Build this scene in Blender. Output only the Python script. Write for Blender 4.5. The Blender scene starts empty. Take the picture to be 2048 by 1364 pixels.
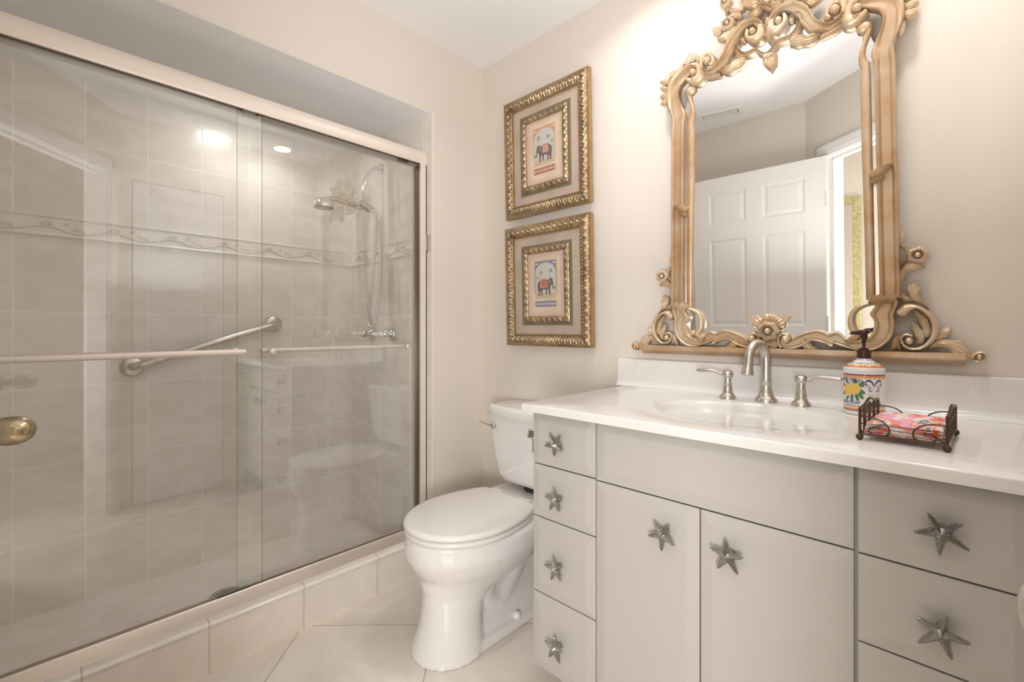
import bpy, math, random
from mathutils import Vector, Matrix
S = bpy.context.scene
COL = S.collection
PI = math.pi
rnd = random.Random(7)

# ------------------------------------------------------------------ camera
AZ = math.radians(43.95)
cam = bpy.data.cameras.new('camera'); camo = bpy.data.objects.new('camera', cam); COL.objects.link(camo)
cam.sensor_fit = 'HORIZONTAL'; cam.sensor_width = 36.0; cam.lens = 914.0 / 2048 * 36.0
cam.shift_y = -(682.0 - 657.0) / 2048.0
cam.clip_start = 0.02
camo.location = (1.72, -1.575, 1.11); camo.rotation_euler = (PI / 2, 0, AZ)
S.camera = camo
# ------------------------------------------------------------------ world and exposure
w = bpy.data.worlds.new('world'); S.world = w; w.use_nodes = True
w.node_tree.nodes['Background'].inputs[0].default_value = (1, .96, .92, 1)
w.node_tree.nodes['Background'].inputs[1].default_value = 0.3
S.view_settings.view_transform = 'Standard'; S.view_settings.look = 'None'
S.view_settings.gamma = 1.0; S.view_settings.exposure = 0.07; S.view_settings.use_curve_mapping = False
S.cycles.max_bounces = 14; S.cycles.diffuse_bounces = 7; S.cycles.glossy_bounces = 6
S.cycles.transparent_max_bounces = 16; S.cycles.caustics_reflective = False; S.cycles.caustics_refractive = False
S.cycles.sample_clamp_indirect = 4.0

# ------------------------------------------------------------------ lamps (fixtures are built further down)
def lamp(kind, loc, energy, color, rot=(0, 0, 0), **kw):
    l = bpy.data.lights.new('lamp', kind); l.energy = energy; l.color = color
    for k, v in kw.items(): setattr(l, k, v)
    o = bpy.data.objects.new('lamp', l); o.location = loc; o.rotation_euler = rot; COL.objects.link(o); return o
CANS = [(0.98, -0.33), (1.66, -0.33)]
WARM = (1.0, .975, .95)
for x, y in CANS:
    lamp('AREA', (x, y, 2.423), 2.9, WARM, shape='DISK', size=.11, spread=math.radians(145))
lamp('AREA', (1.85, -2.25, 2.41), 7, (1, .97, .95), shape='DISK', size=.45)           # fill lamp added to brighten the hallway
lamp('AREA', (1.32, -.98, 1.35), 8.2, (1, .985, .97), rot=(PI, 0, 0), shape='DISK', size=.9)   # fill lamp added mid-room, brightens by bounce off the ceiling
lamp('AREA', (-.50, -.95, 2.092), 1.7, (1, .98, .96), shape='DISK', size=.14)        # fill lamp added to brighten the shower
fill_loc = Vector((2.10, -2.28, .88)); tq = (Vector((0, -.8, 1.5)) - fill_loc).to_track_quat('-Z', 'Y').to_euler()
lamp('AREA', tuple(fill_loc), 29, (1, .985, .975), rot=tuple(tq), shape='DISK', size=.55)     # unseen fill lamp added behind the camera, mainly for the shower

# ------------------------------------------------------------------ tagging and mesh helpers
def tag(o, label=None, cat=None, group=None, kind=None):
    if label: o['label'] = label
    if cat: o['category'] = cat
    if group: o['group'] = group
    if kind: o['kind'] = kind
    return o
def empty(name, loc=(0, 0, 0), rot=(0, 0, 0), label=None, cat=None, group=None):
    o = bpy.data.objects.new(name, None); o.location = loc; o.rotation_euler = rot; o.empty_display_size = .05
    COL.objects.link(o); return tag(o, label, cat, group)
class MB:
    """collects shapes for one mesh object"""
    def __init__(s): s.v = []; s.f = []; s.m = []; s.mi = 0
    def add(s, v, f):
        b = len(s.v); s.v += [tuple(a) for a in v]
        for q in f: s.f.append(tuple(b + i for i in q)); s.m.append(s.mi)
        return s
    def box(s, x0, x1, y0, y1, z0, z1):
        v = [(x, y, z) for z in (z0, z1) for y in (y0, y1) for x in (x0, x1)]
        return s.add(v, [(0, 2, 3, 1), (4, 5, 7, 6), (0, 1, 5, 4), (2, 6, 7, 3), (0, 4, 6, 2), (1, 3, 7, 5)])
    def prism(s, pts, z0, z1):
        n = len(pts)
        v = [(p[0], p[1], z0) for p in pts] + [(p[0], p[1], z1) for p in pts]
        return s.add(v, [tuple(range(n - 1, -1, -1)), tuple(range(n, 2 * n))] + [(i, (i + 1) % n, n + (i + 1) % n, n + i) for i in range(n)])
    def prismy(s, pts, y0, y1):
        """outline in x-z, extruded along y"""
        n = len(pts)
        v = [(p[0], y0, p[1]) for p in pts] + [(p[0], y1, p[1]) for p in pts]
        return s.add(v, [tuple(range(n)), tuple(range(2 * n - 1, n - 1, -1))] + [(i, n + i, n + (i + 1) % n, (i + 1) % n) for i in range(n)])
    def grid(s, rows, closed=False, cap0=False, cap1=False):
        n = len(rows[0]); v = [p for r in rows for p in r]; f = []
        for i in range(len(rows) - 1):
            for j in range(n if closed else n - 1):
                k = (j + 1) % n
                f.append((i * n + j, i * n + k, (i + 1) * n + k, (i + 1) * n + j))
        if cap0: f.append(tuple(range(n - 1, -1, -1)))
        if cap1: f.append(tuple((len(rows) - 1) * n + j for j in range(n)))
        return s.add(v, f)
    def lathe(s, prof, c=(0, 0, 0), n=28, axis='z', hollow=False):
        rows = []
        if hollow: prof = list(prof) + [prof[0]]
        for r, h in prof:
            row = []
            for k in range(n):
                a = 2 * PI * k / n; x, y = r * math.cos(a), r * math.sin(a)
                if axis == 'z': p = (x, y, h)
                elif axis == 'y': p = (x, h, -y)
                else: p = (h, x, y)
                row.append((c[0] + p[0], c[1] + p[1], c[2] + p[2]))
            rows.append(row)
        return s.grid(rows, True, not hollow, not hollow)
    def tube(s, pts, r, n=10, closed=False):
        pts = [Vector(p) for p in pts]; m = len(pts)
        rr = r if isinstance(r, (list, tuple)) else [r] * m
        rows = []; up = None
        for i, p in enumerate(pts):
            a = pts[(i - 1) % m] if (closed or i) else pts[0]; b = pts[(i + 1) % m] if (closed or i < m - 1) else pts[-1]
            t = (b - a).normalized()
            if up is None:
                up = Vector((0, 0, 1)) if abs(t.z) < .9 else Vector((0, 1, 0))
            u = (up - t * up.dot(t)); u = u.normalized() if u.length > 1e-6 else t.orthogonal().normalized()
            up = u; q = t.cross(u)
            rows.append([tuple(p + (u * math.cos(2 * PI * k / n) + q * math.sin(2 * PI * k / n)) * rr[i]) for k in range(n)])
        if closed: rows.append(rows[0]); return s.grid(rows, True)
        return s.grid(rows, True, True, True)
    def ball(s, c, rx, ry=None, rz=None, n=14, m=9):
        ry = ry or rx; rz = rz or rx; rows = []
        for i in range(m + 1):
            th = PI * i / m; q = max(math.sin(th), .02)
            rows.append([(c[0] + rx * q * math.cos(2 * PI * k / n), c[1] + ry * q * math.sin(2 * PI * k / n), c[2] - rz * math.cos(th)) for k in range(n)])
        return s.grid(rows, True, True, True)
    def build(s, name, mats, parent=None, smooth=True, bevel=0, seg=2, kind=None, subsurf=0, angle=40):
        me = bpy.data.meshes.new(name); me.from_pydata(s.v, [], s.f)
        mats = mats if isinstance(mats, (list, tuple)) else [mats]
        for m in mats: me.materials.append(m)
        for p, mi in zip(me.polygons, s.m): p.material_index = mi
        me.validate(); me.update()
        import bmesh
        bm = bmesh.new(); bm.from_mesh(me); bmesh.ops.recalc_face_normals(bm, faces=bm.faces[:]); bm.to_mesh(me); bm.free()
        if smooth:
            for p in me.polygons: p.use_smooth = True
            try: me.set_sharp_from_angle(angle=math.radians(angle))
            except Exception: pass
        o = bpy.data.objects.new(name, me); COL.objects.link(o)
        if parent: o.parent = parent
        if bevel:
            b = o.modifiers.new('bevel', 'BEVEL'); b.width = bevel; b.segments = seg; b.limit_method = 'ANGLE'; b.angle_limit = math.radians(35); b.harden_normals = False
        if subsurf:
            d = o.modifiers.new('sub', 'SUBSURF'); d.levels = subsurf; d.render_levels = subsurf
        if kind: o['kind'] = kind
        return o
def catmull(pts, n, closed=False):
    m = len(pts); out = []
    segs = m if closed else m - 1
    for k in range(n):
        t = k / (n if closed else n - 1) * segs; i = min(int(t), segs - 1); t -= i
        g = (lambda j: pts[j % m]) if closed else (lambda j: pts[max(0, min(m - 1, j))])
        a, b, c, d = g(i - 1), g(i), g(i + 1), g(i + 2)
        out.append(tuple(.5 * ((2 * b[j]) + (-a[j] + c[j]) * t + (2 * a[j] - 5 * b[j] + 4 * c[j] - d[j]) * t * t + (-a[j] + 3 * b[j] - 3 * c[j] + d[j]) * t ** 3) for j in range(len(b))))
    return out

# ------------------------------------------------------------------ materials
def mat(name, col, rough=.5, metal=0., spec=.5, coat=0., var=0., vscale=8., bump=0., bscale=60.):
    m = bpy.data.materials.new(name); m.use_nodes = True; nt = m.node_tree; b = nt.nodes['Principled BSDF']
    b.inputs['Base Color'].default_value = (*col, 1); b.inputs['Roughness'].default_value = rough
    b.inputs['Metallic'].default_value = metal; b.inputs['Specular IOR Level'].default_value = spec
    b.inputs['Coat Weight'].default_value = coat; b.inputs['Coat Roughness'].default_value = .08
    N = nt.nodes.new; L = nt.links.new
    if var:
        tc = N('ShaderNodeTexCoord'); no = N('ShaderNodeTexNoise'); no.inputs['Scale'].default_value = vscale; no.inputs['Detail'].default_value = 5
        cr = N('ShaderNodeValToRGB'); cr.color_ramp.elements[0].position = .3; cr.color_ramp.elements[1].position = .7
        cr.color_ramp.elements[0].color = (*[c * (1 - var) for c in col], 1); cr.color_ramp.elements[1].color = (*[min(1, c * (1 + var)) for c in col], 1)
        L(tc.outputs['Object'], no.inputs['Vector']); L(no.outputs['Fac'], cr.inputs['Fac']); L(cr.outputs['Color'], b.inputs['Base Color'])
    if bump:
        tc = N('ShaderNodeTexCoord'); no = N('ShaderNodeTexNoise'); no.inputs['Scale'].default_value = bscale; no.inputs['Detail'].default_value = 4
        bp = N('ShaderNodeBump'); bp.inputs['Strength'].default_value = bump; bp.inputs['Distance'].default_value = .002
        L(tc.outputs['Object'], no.inputs['Vector']); L(no.outputs['Fac'], bp.inputs['Height']); L(bp.outputs['Normal'], b.inputs['Normal'])
    return m
def emit(name, col, st):
    m = bpy.data.materials.new(name); m.use_nodes = True; nt = m.node_tree; nt.nodes.remove(nt.nodes['Principled BSDF'])
    e = nt.nodes.new('ShaderNodeEmission'); e.inputs[0].default_value = (*col, 1); e.inputs[1].default_value = st
    nt.links.new(e.outputs[0], nt.nodes['Material Output'].inputs[0]); return m
def tile_mat(name, c1, c2, grout, U, V, gw=.0022, rough=.22, stretch=(1, 1, 1), nscale=4.0):
    """U and V: ((ax,ay,az), pitch, offset); grout lines where (dot(P,a)-offset)/pitch is whole"""
    m = bpy.data.materials.new(name); m.use_nodes = True; nt = m.node_tree; b = nt.nodes['Principled BSDF']; N = nt.nodes.new; L = nt.links.new
    geo = N('ShaderNodeNewGeometry')
    def M(op, a, bb=None, c=None):
        n = N('ShaderNodeMath'); n.operation = op
        for i, v in enumerate((a, bb, c)):
            if v is None: continue
            if isinstance(v, (int, float)): n.inputs[i].default_value = v
            else: L(v, n.inputs[i])
        return n.outputs[0]
    masks = []; cells = []
    for ax, pitch, off in (U, V):
        if not pitch: continue
        d = N('ShaderNodeVectorMath'); d.operation = 'DOT_PRODUCT'; L(geo.outputs['Position'], d.inputs[0]); d.inputs[1].default_value = ax
        t = M('DIVIDE', M('SUBTRACT', d.outputs['Value'], off), pitch)
        fr = M('FRACT', t); dist = M('MULTIPLY', M('MINIMUM', fr, M('SUBTRACT', 1.0, fr)), pitch)
        masks.append(dist); cells.append(M('FLOOR', t))
    dmin = masks[0] if len(masks) == 1 else M('MINIMUM', masks[0], masks[1])
    g = N('ShaderNodeMapRange'); g.inputs['From Min'].default_value = gw * .6; g.inputs['From Max'].default_value = gw * 1.3
    g.inputs['To Min'].default_value = 0; g.inputs['To Max'].default_value = 1; L(dmin, g.inputs['Value'])
    cell = M('MULTIPLY_ADD', cells[0], 3.7, M('MULTIPLY', cells[-1], 7.3))
    cmb = N('ShaderNodeCombineXYZ'); L(cell, cmb.inputs[0]); L(cell, cmb.inputs[2])
    mp = N('ShaderNodeVectorMath'); mp.operation = 'MULTIPLY'; L(geo.outputs['Position'], mp.inputs[0]); mp.inputs[1].default_value = stretch
    ad = N('ShaderNodeVectorMath'); L(mp.outputs[0], ad.inputs[0]); L(cmb.outputs[0], ad.inputs[1])
    no = N('ShaderNodeTexNoise'); no.inputs['Scale'].default_value = nscale; no.inputs['Detail'].default_value = 8; no.inputs['Roughness'].default_value = .62
    no.inputs['Distortion'].default_value = .9
    L(ad.outputs[0], no.inputs['Vector'])
    cr = N('ShaderNodeValToRGB'); e = cr.color_ramp.elements; e[0].position = .36; e[1].position = .62; e[0].color = (*c2, 1); e[1].color = (*c1, 1)
    L(no.outputs['Fac'], cr.inputs['Fac'])
    mx = N('ShaderNodeMix'); mx.data_type = 'RGBA'; L(g.outputs[0], mx.inputs['Factor']); mx.inputs['A'].default_value = (*grout, 1); L(cr.outputs['Color'], mx.inputs['B'])
    L(mx.outputs['Result'], b.inputs['Base Color'])
    rr = N('ShaderNodeMapRange'); L(g.outputs[0], rr.inputs['Value']); rr.inputs['To Min'].default_value = .8; rr.inputs['To Max'].default_value = rough
    L(rr.outputs[0], b.inputs['Roughness'])
    wn = N('ShaderNodeTexNoise'); wn.inputs['Scale'].default_value = 9; wn.inputs['Detail'].default_value = 2; L(geo.outputs['Position'], wn.inputs['Vector'])
    hh = M('MULTIPLY_ADD', wn.outputs['Fac'], .6, g.outputs[0])
    bp = N('ShaderNodeBump'); bp.inputs['Strength'].default_value = .35; bp.inputs['Distance'].default_value = .0012; L(hh, bp.inputs['Height']); L(bp.outputs['Normal'], b.inputs['Normal'])
    return m
X, Y, Z = (1, 0, 0), (0, 1, 0), (0, 0, 1)
T1, T2, TG = (.83, .79, .74), (.73, .685, .625), (.88, .87, .84)
M_ = dict(  # every material is procedural
    wall=mat('beige_paint', (.715, .655, .59), .6, bump=.12, bscale=220),
    ceil=mat('white_ceiling_paint', (.83, .83, .84), .8, bump=.15, bscale=160),
    cab=mat('off_white_lacquer', (.49, .47, .44), .32),
    marble=mat('cultured_marble', (.77, .755, .74), .17, var=.035, vscale=3, coat=.3),
    porc=mat('white_porcelain', (.80, .785, .775), .08, coat=.5),
    seat=mat('white_seat_plastic', (.80, .78, .755), .18),
    nickel=mat('brushed_nickel', (.60, .56, .51), .27, 1.0),
    satin=mat('satin_aluminium', (.82, .74, .67), .42, .35),
    dark=mat('dark_bronze_anodised', (.20, .155, .11), .4, .8),
    chrome=mat('chrome', (.75, .74, .73), .07, 1.0),
    pewter=mat('pewter', (.42, .40, .38), .30, 1.0, bump=.3, bscale=300),
    brass=mat('antique_brass', (.46, .37, .24), .2, 1.0, var=.1, vscale=20),
    white=mat('white_trim_paint', (.80, .785, .765), .35),
    kick=mat('toe_kick', (.5, .47, .43), .5),
    black=mat('dark_gap', (.03, .027, .025), .6),
    wire=mat('bronze_wire', (.10, .065, .045), .35, .85),
    pump=mat('dark_brown_plastic', (.045, .014, .008), .12),
    plastic=mat('white_plastic', (.82, .82, .80), .3),
    rubber=mat('black_rubber', (.02, .02, .02), .7),
)

# ------------------------------------------------------------------ glass materials
def glass_mat(name, tint, f0=.04):
    m = bpy.data.materials.new(name); m.use_nodes = True; nt = m.node_tree; nt.nodes.remove(nt.nodes['Principled BSDF']); N = nt.nodes.new; L = nt.links.new
    tr = N('ShaderNodeBsdfTransparent'); tr.inputs[0].default_value = (*tint, 1)
    gl = N('ShaderNodeBsdfGlossy'); gl.inputs['Roughness'].default_value = .0; gl.inputs[0].default_value = (1, 1, 1, 1)
    lw = N('ShaderNodeLayerWeight'); lw.inputs['Blend'].default_value = .5
    p = N('ShaderNodeMath'); p.operation = 'POWER'; p.inputs[1].default_value = 5; L(lw.outputs['Facing'], p.inputs[0])
    a = N('ShaderNodeMath'); a.operation = 'MULTIPLY_ADD'; a.inputs[1].default_value = 1 - f0; a.inputs[2].default_value = f0; L(p.outputs[0], a.inputs[0])
    mx = N('ShaderNodeMixShader'); L(a.outputs[0], mx.inputs[0]); L(tr.outputs[0], mx.inputs[1]); L(gl.outputs[0], mx.inputs[2])
    L(mx.outputs[0], nt.nodes['Material Output'].inputs[0]); return m
M_['glass'] = glass_mat('shower_glass', (.985, .99, .985), .08)
M_['pane_edge'] = mat('green_glass_edge', (.13, .17, .14), .15)
mm = bpy.data.materials.new('silvered_mirror'); mm.use_nodes = True; b_ = mm.node_tree.nodes['Principled BSDF']
b_.inputs['Base Color'].default_value = (.90, .91, .90, 1); b_.inputs['Metallic'].default_value = 1; b_.inputs['Roughness'].default_value = 0.0
M_['mirror'] = mm

# ------------------------------------------------------------------ room shell
CZ = 2.43; SOFF = 2.10; SHX = -.763; SY0 = -1.837; SY1 = -.317; XR = 1.845
BA = (1.06, -1.86); BD = (.777, .629)                                  # angled wall with the doorway
def bw(s, n): return (BA[0] + BD[0] * s + BD[1] * n, BA[1] + BD[1] * s - BD[0] * n)   # n > 0 is the hallway side
def struct(o, name=None): o['kind'] = 'structure'; return o
tfloor = tile_mat('floor_tile', (.81, .75, .68), (.71, .65, .58), (.46, .41, .34), ((.70711, .70711, 0), .497, -.915 * .70711), ((.70711, -.70711, 0), .497, .862 * .70711), gw=.0022, rough=.2, nscale=3)
tback = tile_mat('shower_tile_back', T1, T2, TG, (Y, .196, -.463), (Z, .292, .297), stretch=(1, 1, 2.2))
tside = tile_mat('shower_tile_side', T1, T2, TG, (X, .195, -.065), (Z, .292, .297), stretch=(1, 1, 2.2))
tup_b = tile_mat('shower_tile_back_upper', T1, T2, TG, (Y, .196, -.463), (Z, .292, 1.542), stretch=(1, 1, 2.2))
tup_s = tile_mat('shower_tile_side_upper', T1, T2, TG, (X, .195, -.065), (Z, .292, 1.542), stretch=(1, 1, 2.2))
tpan = tile_mat('shower_floor_tile', (.82, .785, .735), (.74, .70, .64), (.70, .66, .60), ((.70711, .70711, 0), .30, .1), ((.70711, -.70711, 0), .30, .05), nscale=5)
tcurb = tile_mat('curb_tile', (.80, .745, .68), (.71, .65, .58), (.56, .50, .41), (Y, .2985, -.8948), (Z, 0, 0), rough=.22, nscale=4)
tcap = tile_mat('curb_bullnose_tile', (.86, .82, .77), (.80, .76, .70), (.58, .52, .44), (Y, .2985, -.8948), (Z, 0, 0), rough=.15, nscale=4)

MB().box(-.9, 3.4, -3.2, .12, -.05, 0).build('floor', tfloor, smooth=False, kind='structure')
MB().box(0, 3.4, -3.2, .12, CZ, CZ + .06).box(-.12, 0, SY1, .12, CZ, CZ + .06).box(-.12, 0, -3.2, SY1, CZ, CZ + .06).build('ceiling', M_['ceil'], smooth=False, kind='structure')
MB().box(-.9, XR + .12, 0, .12, 0, CZ).build('wall_back', M_['wall'], smooth=False, kind='structure')
# shower-side wall: the return beside the niche, the header over it, the strip at its far end
MB().box(-.76, 0, SY1, 0, 0, CZ).box(-.14, 0, SY0, SY1, SOFF, CZ).box(-.9, 0, -1.95, SY0, 0, CZ).build('wall_left', M_['wall'], smooth=False, kind='structure')
MB().box(XR, XR + .10, -1.24, -1.17, 0, CZ).box(XR, XR + .10, -.67, 0, 0, CZ).box(XR, XR + .10, -1.17, -.67, 2.04, CZ).build('wall_right', M_['wall'], smooth=False, kind='structure')
MB().box(-.02, BA[0], -1.97, -1.86, 0, CZ).build('wall_front', M_['wall'], smooth=False, kind='structure')
OP0, OP1, DT = .13, .915, 2.05
g = MB()
g.prism([bw(0, 0), bw(OP0, 0), bw(OP0, .11), bw(-.04, .11)], 0, CZ)
g.prism([bw(OP0, 0), bw(OP1, 0), bw(OP1, .11), bw(OP0, .11)], DT, CZ)
g.prism([bw(OP1, 0), bw(1.06, 0), bw(1.06, .11), bw(OP1, .11)], 0, CZ)
g.build('wall_diagonal', M_['wall'], smooth=False, kind='structure')
# hallway beyond the doorway
MB().box(.55, .65, -3.1, -1.97, 0, CZ).build('wall_hall_left', M_['wall'], smooth=False, kind='structure')
MB().box(.55, 3.3, -3.14, -3.0, 0, CZ).build('wall_hall_back', mat('hall_paint', (.70, .66, .58), .6), smooth=False, kind='structure')
MB().box(3.2, 3.3, -3.0, -1.2, 0, CZ).build('wall_hall_right', M_['wall'], smooth=False, kind='structure')
MB().box(1.9, 3.3, -1.24, -1.14, 0, CZ).build('wall_hall_front', M_['wall'], smooth=False, kind='structure')
# door casing and jambs
def qbox(m, s0, s1, n0, n1, z0, z1): m.prism([bw(s0, n0), bw(s1, n0), bw(s1, n1), bw(s0, n1)], z0, z1)
g = MB()
for s0, s1 in ((OP0 - .055, OP0 + .012), (OP1 - .012, OP1 + .055)):
    qbox(g, s0, s1, -.014, 0, 0, DT + .06); qbox(g, s0 + .008, s1 - .03, -.020, 0, 0, DT + .05)
qbox(g, OP0 - .055, OP1 + .055, -.014, 0, DT - .012, DT + .06); qbox(g, OP0 - .04, OP1 + .04, -.020, 0, DT + .004, DT + .05)
qbox(g, OP0 - .055, OP0 + .012, .11, .126, 0, DT + .06); qbox(g, OP1 - .012, OP1 + .055, .11, .126, 0, DT + .06); qbox(g, OP0 - .055, OP1 + .055, .11, .126, DT - .012, DT + .06)
qbox(g, OP0, OP0 + .016, 0, .11, 0, DT); qbox(g, OP1 - .016, OP1, 0, .11, 0, DT); qbox(g, OP0, OP1, 0, .11, DT - .016, DT)
qbox(g, OP0 + .016, OP0 + .028, .045, .075, 0, DT - .016); qbox(g, OP0, OP1, .045, .075, DT - .028, DT - .016)
g.build('trim_1', M_['white'], smooth=False, bevel=.002, kind='structure')

# shower enclosure
MB().box(SHX - .1, SHX, SY0, SY1, 0, 1.462).build('wall_shower_back', tback, smooth=False, kind='structure')
MB().box(SHX - .1, SHX, SY0, SY1, 1.542, SOFF).build('wall_shower_back_upper', tup_b, smooth=False, kind='structure')
MB().box(SHX, -.001, SY1 - .006, SY1, 0, 1.462).build('wall_shower_right', tside, smooth=False, kind='structure')
MB().box(SHX, -.001, SY1 - .006, SY1, 1.542, SOFF).build('wall_shower_right_upper', tup_s, smooth=False, kind='structure')
MB().box(SHX, -.001, SY0, SY0 + .006, 0, 1.462).build('wall_shower_left', tside, smooth=False, kind='structure')
MB().box(SHX, -.001, SY0, SY0 + .006, 1.542, SOFF).build('wall_shower_left_upper', tup_s, smooth=False, kind='structure')
MB().box(SHX - .1, -.14, SY0, SY1, SOFF, SOFF + .06).box(-.14, -.002, SY0, SY1, SOFF - .003, SOFF).build('ceiling_shower', M_['ceil'], smooth=False, kind='structure')
MB().box(SHX, -.10, SY0 + .006, SY1 - .006, 0, .03).build('floor_shower', tpan, smooth=False, kind='structure')
# relief border tiles
mborder = mat('border_tile', (.80, .76, .70), .25, var=.08, vscale=14)
mscroll = mat('border_scroll_glaze', (.64, .59, .52), .3, var=.1, vscale=20)
def border(x0, y0, dx, dy, length, nx, ny):
    """listello along (dx,dy), facing (nx,ny)"""
    m = MB()
    def pt(s, z, h): return (x0 + dx * s + nx * h, y0 + dy * s + ny * h, z)
    prof = [(1.462, 0), (1.462, .008), (1.466, .011), (1.471, .008), (1.474, .005), (1.530, .005), (1.533, .008), (1.538, .010), (1.542, .007), (1.542, 0)]
    m.grid([[pt(s, z, h) for z, h in prof] for s in (0, length)])
    m.mi = 1
    s = .04
    while s < length - .12:
        # scrolling vine: wave, leaf, curl
        m.tube([pt(s + .19 * t / 9, 1.488 + .012 * math.sin(t / 9 * 2 * PI), .006) for t in range(10)], .0028, 6)
        m.tube([pt(s + .05 + .013 * math.cos(a) * (1 - a / 14), 1.507 + .012 * math.sin(a) * (1 - a / 14), .007) for a in [k * .6 for k in range(12)]], .0026, 6)
        for k, (a, b, q) in enumerate(((.09, 1.505, .5), (.115, 1.498, -.2), (.14, 1.497, -.6), (.02, 1.492, .9))):
            L = .03
            m.add([pt(s + a, b, .005), pt(s + a + L * .5 * math.cos(q) - .006 * math.sin(q), b + L * .5 * math.sin(q) + .006 * math.cos(q), .008),
                   pt(s + a + L * math.cos(q), b + L * math.sin(q), .006), pt(s + a + L * .5 * math.cos(q) + .006 * math.sin(q), b + L * .5 * math.sin(q) - .006 * math.cos(q), .008)], [(0, 1, 2, 3)])
        s += .196
    return m
border(SHX, SY0, 0, 1, SY1 - SY0, 1, 0).build('trim_2', [mborder, mscroll], kind='structure')
border(SHX, SY1 - .004, 1, 0, -SHX - .03, 0, -1).build('trim_3', [mborder, mscroll], kind='structure')
border(SHX, SY0 + .004, 1, 0, -SHX - .03, 0, 1).build('trim_4', [mborder, mscroll], kind='structure')
# jamb edge bead and curb
MB().box(-.004, .0035, SY1 - .007, SY1 + .004, .165, SOFF).build('trim_5', mat('edge_bead', (.80, .72, .63), .3), smooth=False, kind='structure')
MB().box(-.10, -.001, SY0 + .006, SY1 - .006, 0, .158).box(-.1, .0, SY0, SY1, 0, .154).build('trim_6', tcurb, smooth=False, kind='structure')
g = MB(); prof = [(-.105, .15), (-.105, .166), (-.006, .166), (.002, .1635), (.006, .159), (.006, .154), (-.002, .153)]
g.grid([[(x, y, z) for x, z in prof] for y in (SY0 + .001, SY1 - .006)]).build('trim_7', tcap, kind='structure')

# ------------------------------------------------------------------ sliding glass shower door
GX0, GX1 = -.055, -.080
door = empty('shower_door', (0, 0, 0), label='frameless two-panel sliding glass shower door with a pale aluminium header and track', cat='shower door')
ya, yb = SY0 + .007, SY1 - .007
hm = MB()
for y0_, y1_ in ((ya, yb),):
    prof = [(-.036, 1.868), (-.033, 1.875), (-.0325, 1.895), (-.034, 1.915), (-.040, 1.926), (-.048, 1.929), (-.100, 1.929), (-.105, 1.925), (-.105, 1.868), (-.098, 1.868), (-.098, 1.90), (-.043, 1.90), (-.043, 1.868)]
    hm.grid([[(x, y, z) for x, z in prof] for y in (y0_, y1_)], True, True, True)
hm.build('header_rail', M_['satin'], door)
MB().box(-.097, -.044, ya, yb, 1.885, 1.899).build('header_channel', M_['dark'], door, smooth=False)
tk = MB(); prof = [(-.030, .166), (-.033, .172), (-.040, .205), (-.043, .208), (-.046, .204), (-.047, .185), (-.066, .185), (-.067, .196), (-.070, .196), (-.071, .185), (-.093, .185), (-.094, .192), (-.099, .192), (-.104, .166)]
tk.grid([[(x, y, z) for x, z in prof] for y in (ya, yb)], True, True, True).build('bottom_track', mat('track_aluminium', (.74, .66, .60), .32, .6), door)
for y0_, y1_ in ((yb - .032, yb), (ya, ya + .032)):
    MB().box(-.046, -.036, y0_, y1_, .206, 1.868).box(-.105, -.099, y0_, y1_, .206, 1.868).box(-.105, -.036, y1_ - .004 if y0_ > -1 else y0_, y1_ if y0_ > -1 else y0_ + .004, .206, 1.868).build('side_jamb', M_['satin'], door, smooth=False)
    MB().box(-.098, -.047, y0_ + .010, y1_ - .005, .206, 1.868).build('jamb_channel', M_['dark'], door, smooth=False)
def panel(x, y0_, y1_, name):
    m = MB(); m.box(x - .003, x + .003, y0_, y1_, .196, 1.892)
    m.m = [1, 1, 1, 1, 0, 0]
    # faces 4 and 5 of box() are the x faces
    return m.build(name, [M_['glass'], M_['pane_edge']], door, smooth=False)
p_out = panel(GX0, -1.80, -1.020, 'glass_panel'); p_in = panel(GX1, -1.092, yb - .020, 'glass_panel')
for p, ys in ((p_out, (-1.70, -1.06)), (p_in, (-1.05, -.42))):
    gx = GX0 if p is p_out else GX1
    for yy in ys:
        MB().box(gx - .010, gx + .010, yy - .022, yy + .022, 1.868, 1.892).build('roller_hanger', M_['dark'], p, smooth=False, bevel=.002)
def rod(xg, xs, y0_, y1_, z, parent):
    t = empty('towel_bar', (0, 0, 0)); t.parent = parent
    m = MB(); m.tube([(xs, y0_, z), (xs, y1_, z)], .0095, 14)
    for yy in (y0_, y1_): m.ball((xs, yy, z), .0095, n=12, m=7)
    m.build('bar', M_['satin'], t)
    for yy in (y0_ + .02, y1_ - .014):
        sg_ = 1 if xs > xg else -1
        m = MB(); m.tube([(xg + .001 * sg_, yy, z), (xs, yy, z)], .0075, 10); m.lathe([(.013, .001 * sg_), (.013, .004 * sg_), (.009, .006 * sg_)], (xg, yy, z), 16, 'x')
        m.lathe([(.010, -.007 * sg_), (.010, -.010 * sg_), (.007, -.012 * sg_)], (xg, yy, z), 16, 'x'); m.build('post', M_['satin'], t)
rod(GX0 + .003, -.008, -1.745, -1.090, 1.0305, p_out)
rod(GX1 - .003, -.125, -.996, -.385, 1.0275, p_in)
MB().box(-.103, -.040, -.342, -.331, 1.022, 1.048).build('bumper', M_['rubber'], door, smooth=False, bevel=.002)
MB().box(-.073, -.062, -1.155, -1.055, .18, .206).build('door_guide', mat('grey_guide_plastic', (.16, .17, .15), .4), door, smooth=False, bevel=.003)

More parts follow.
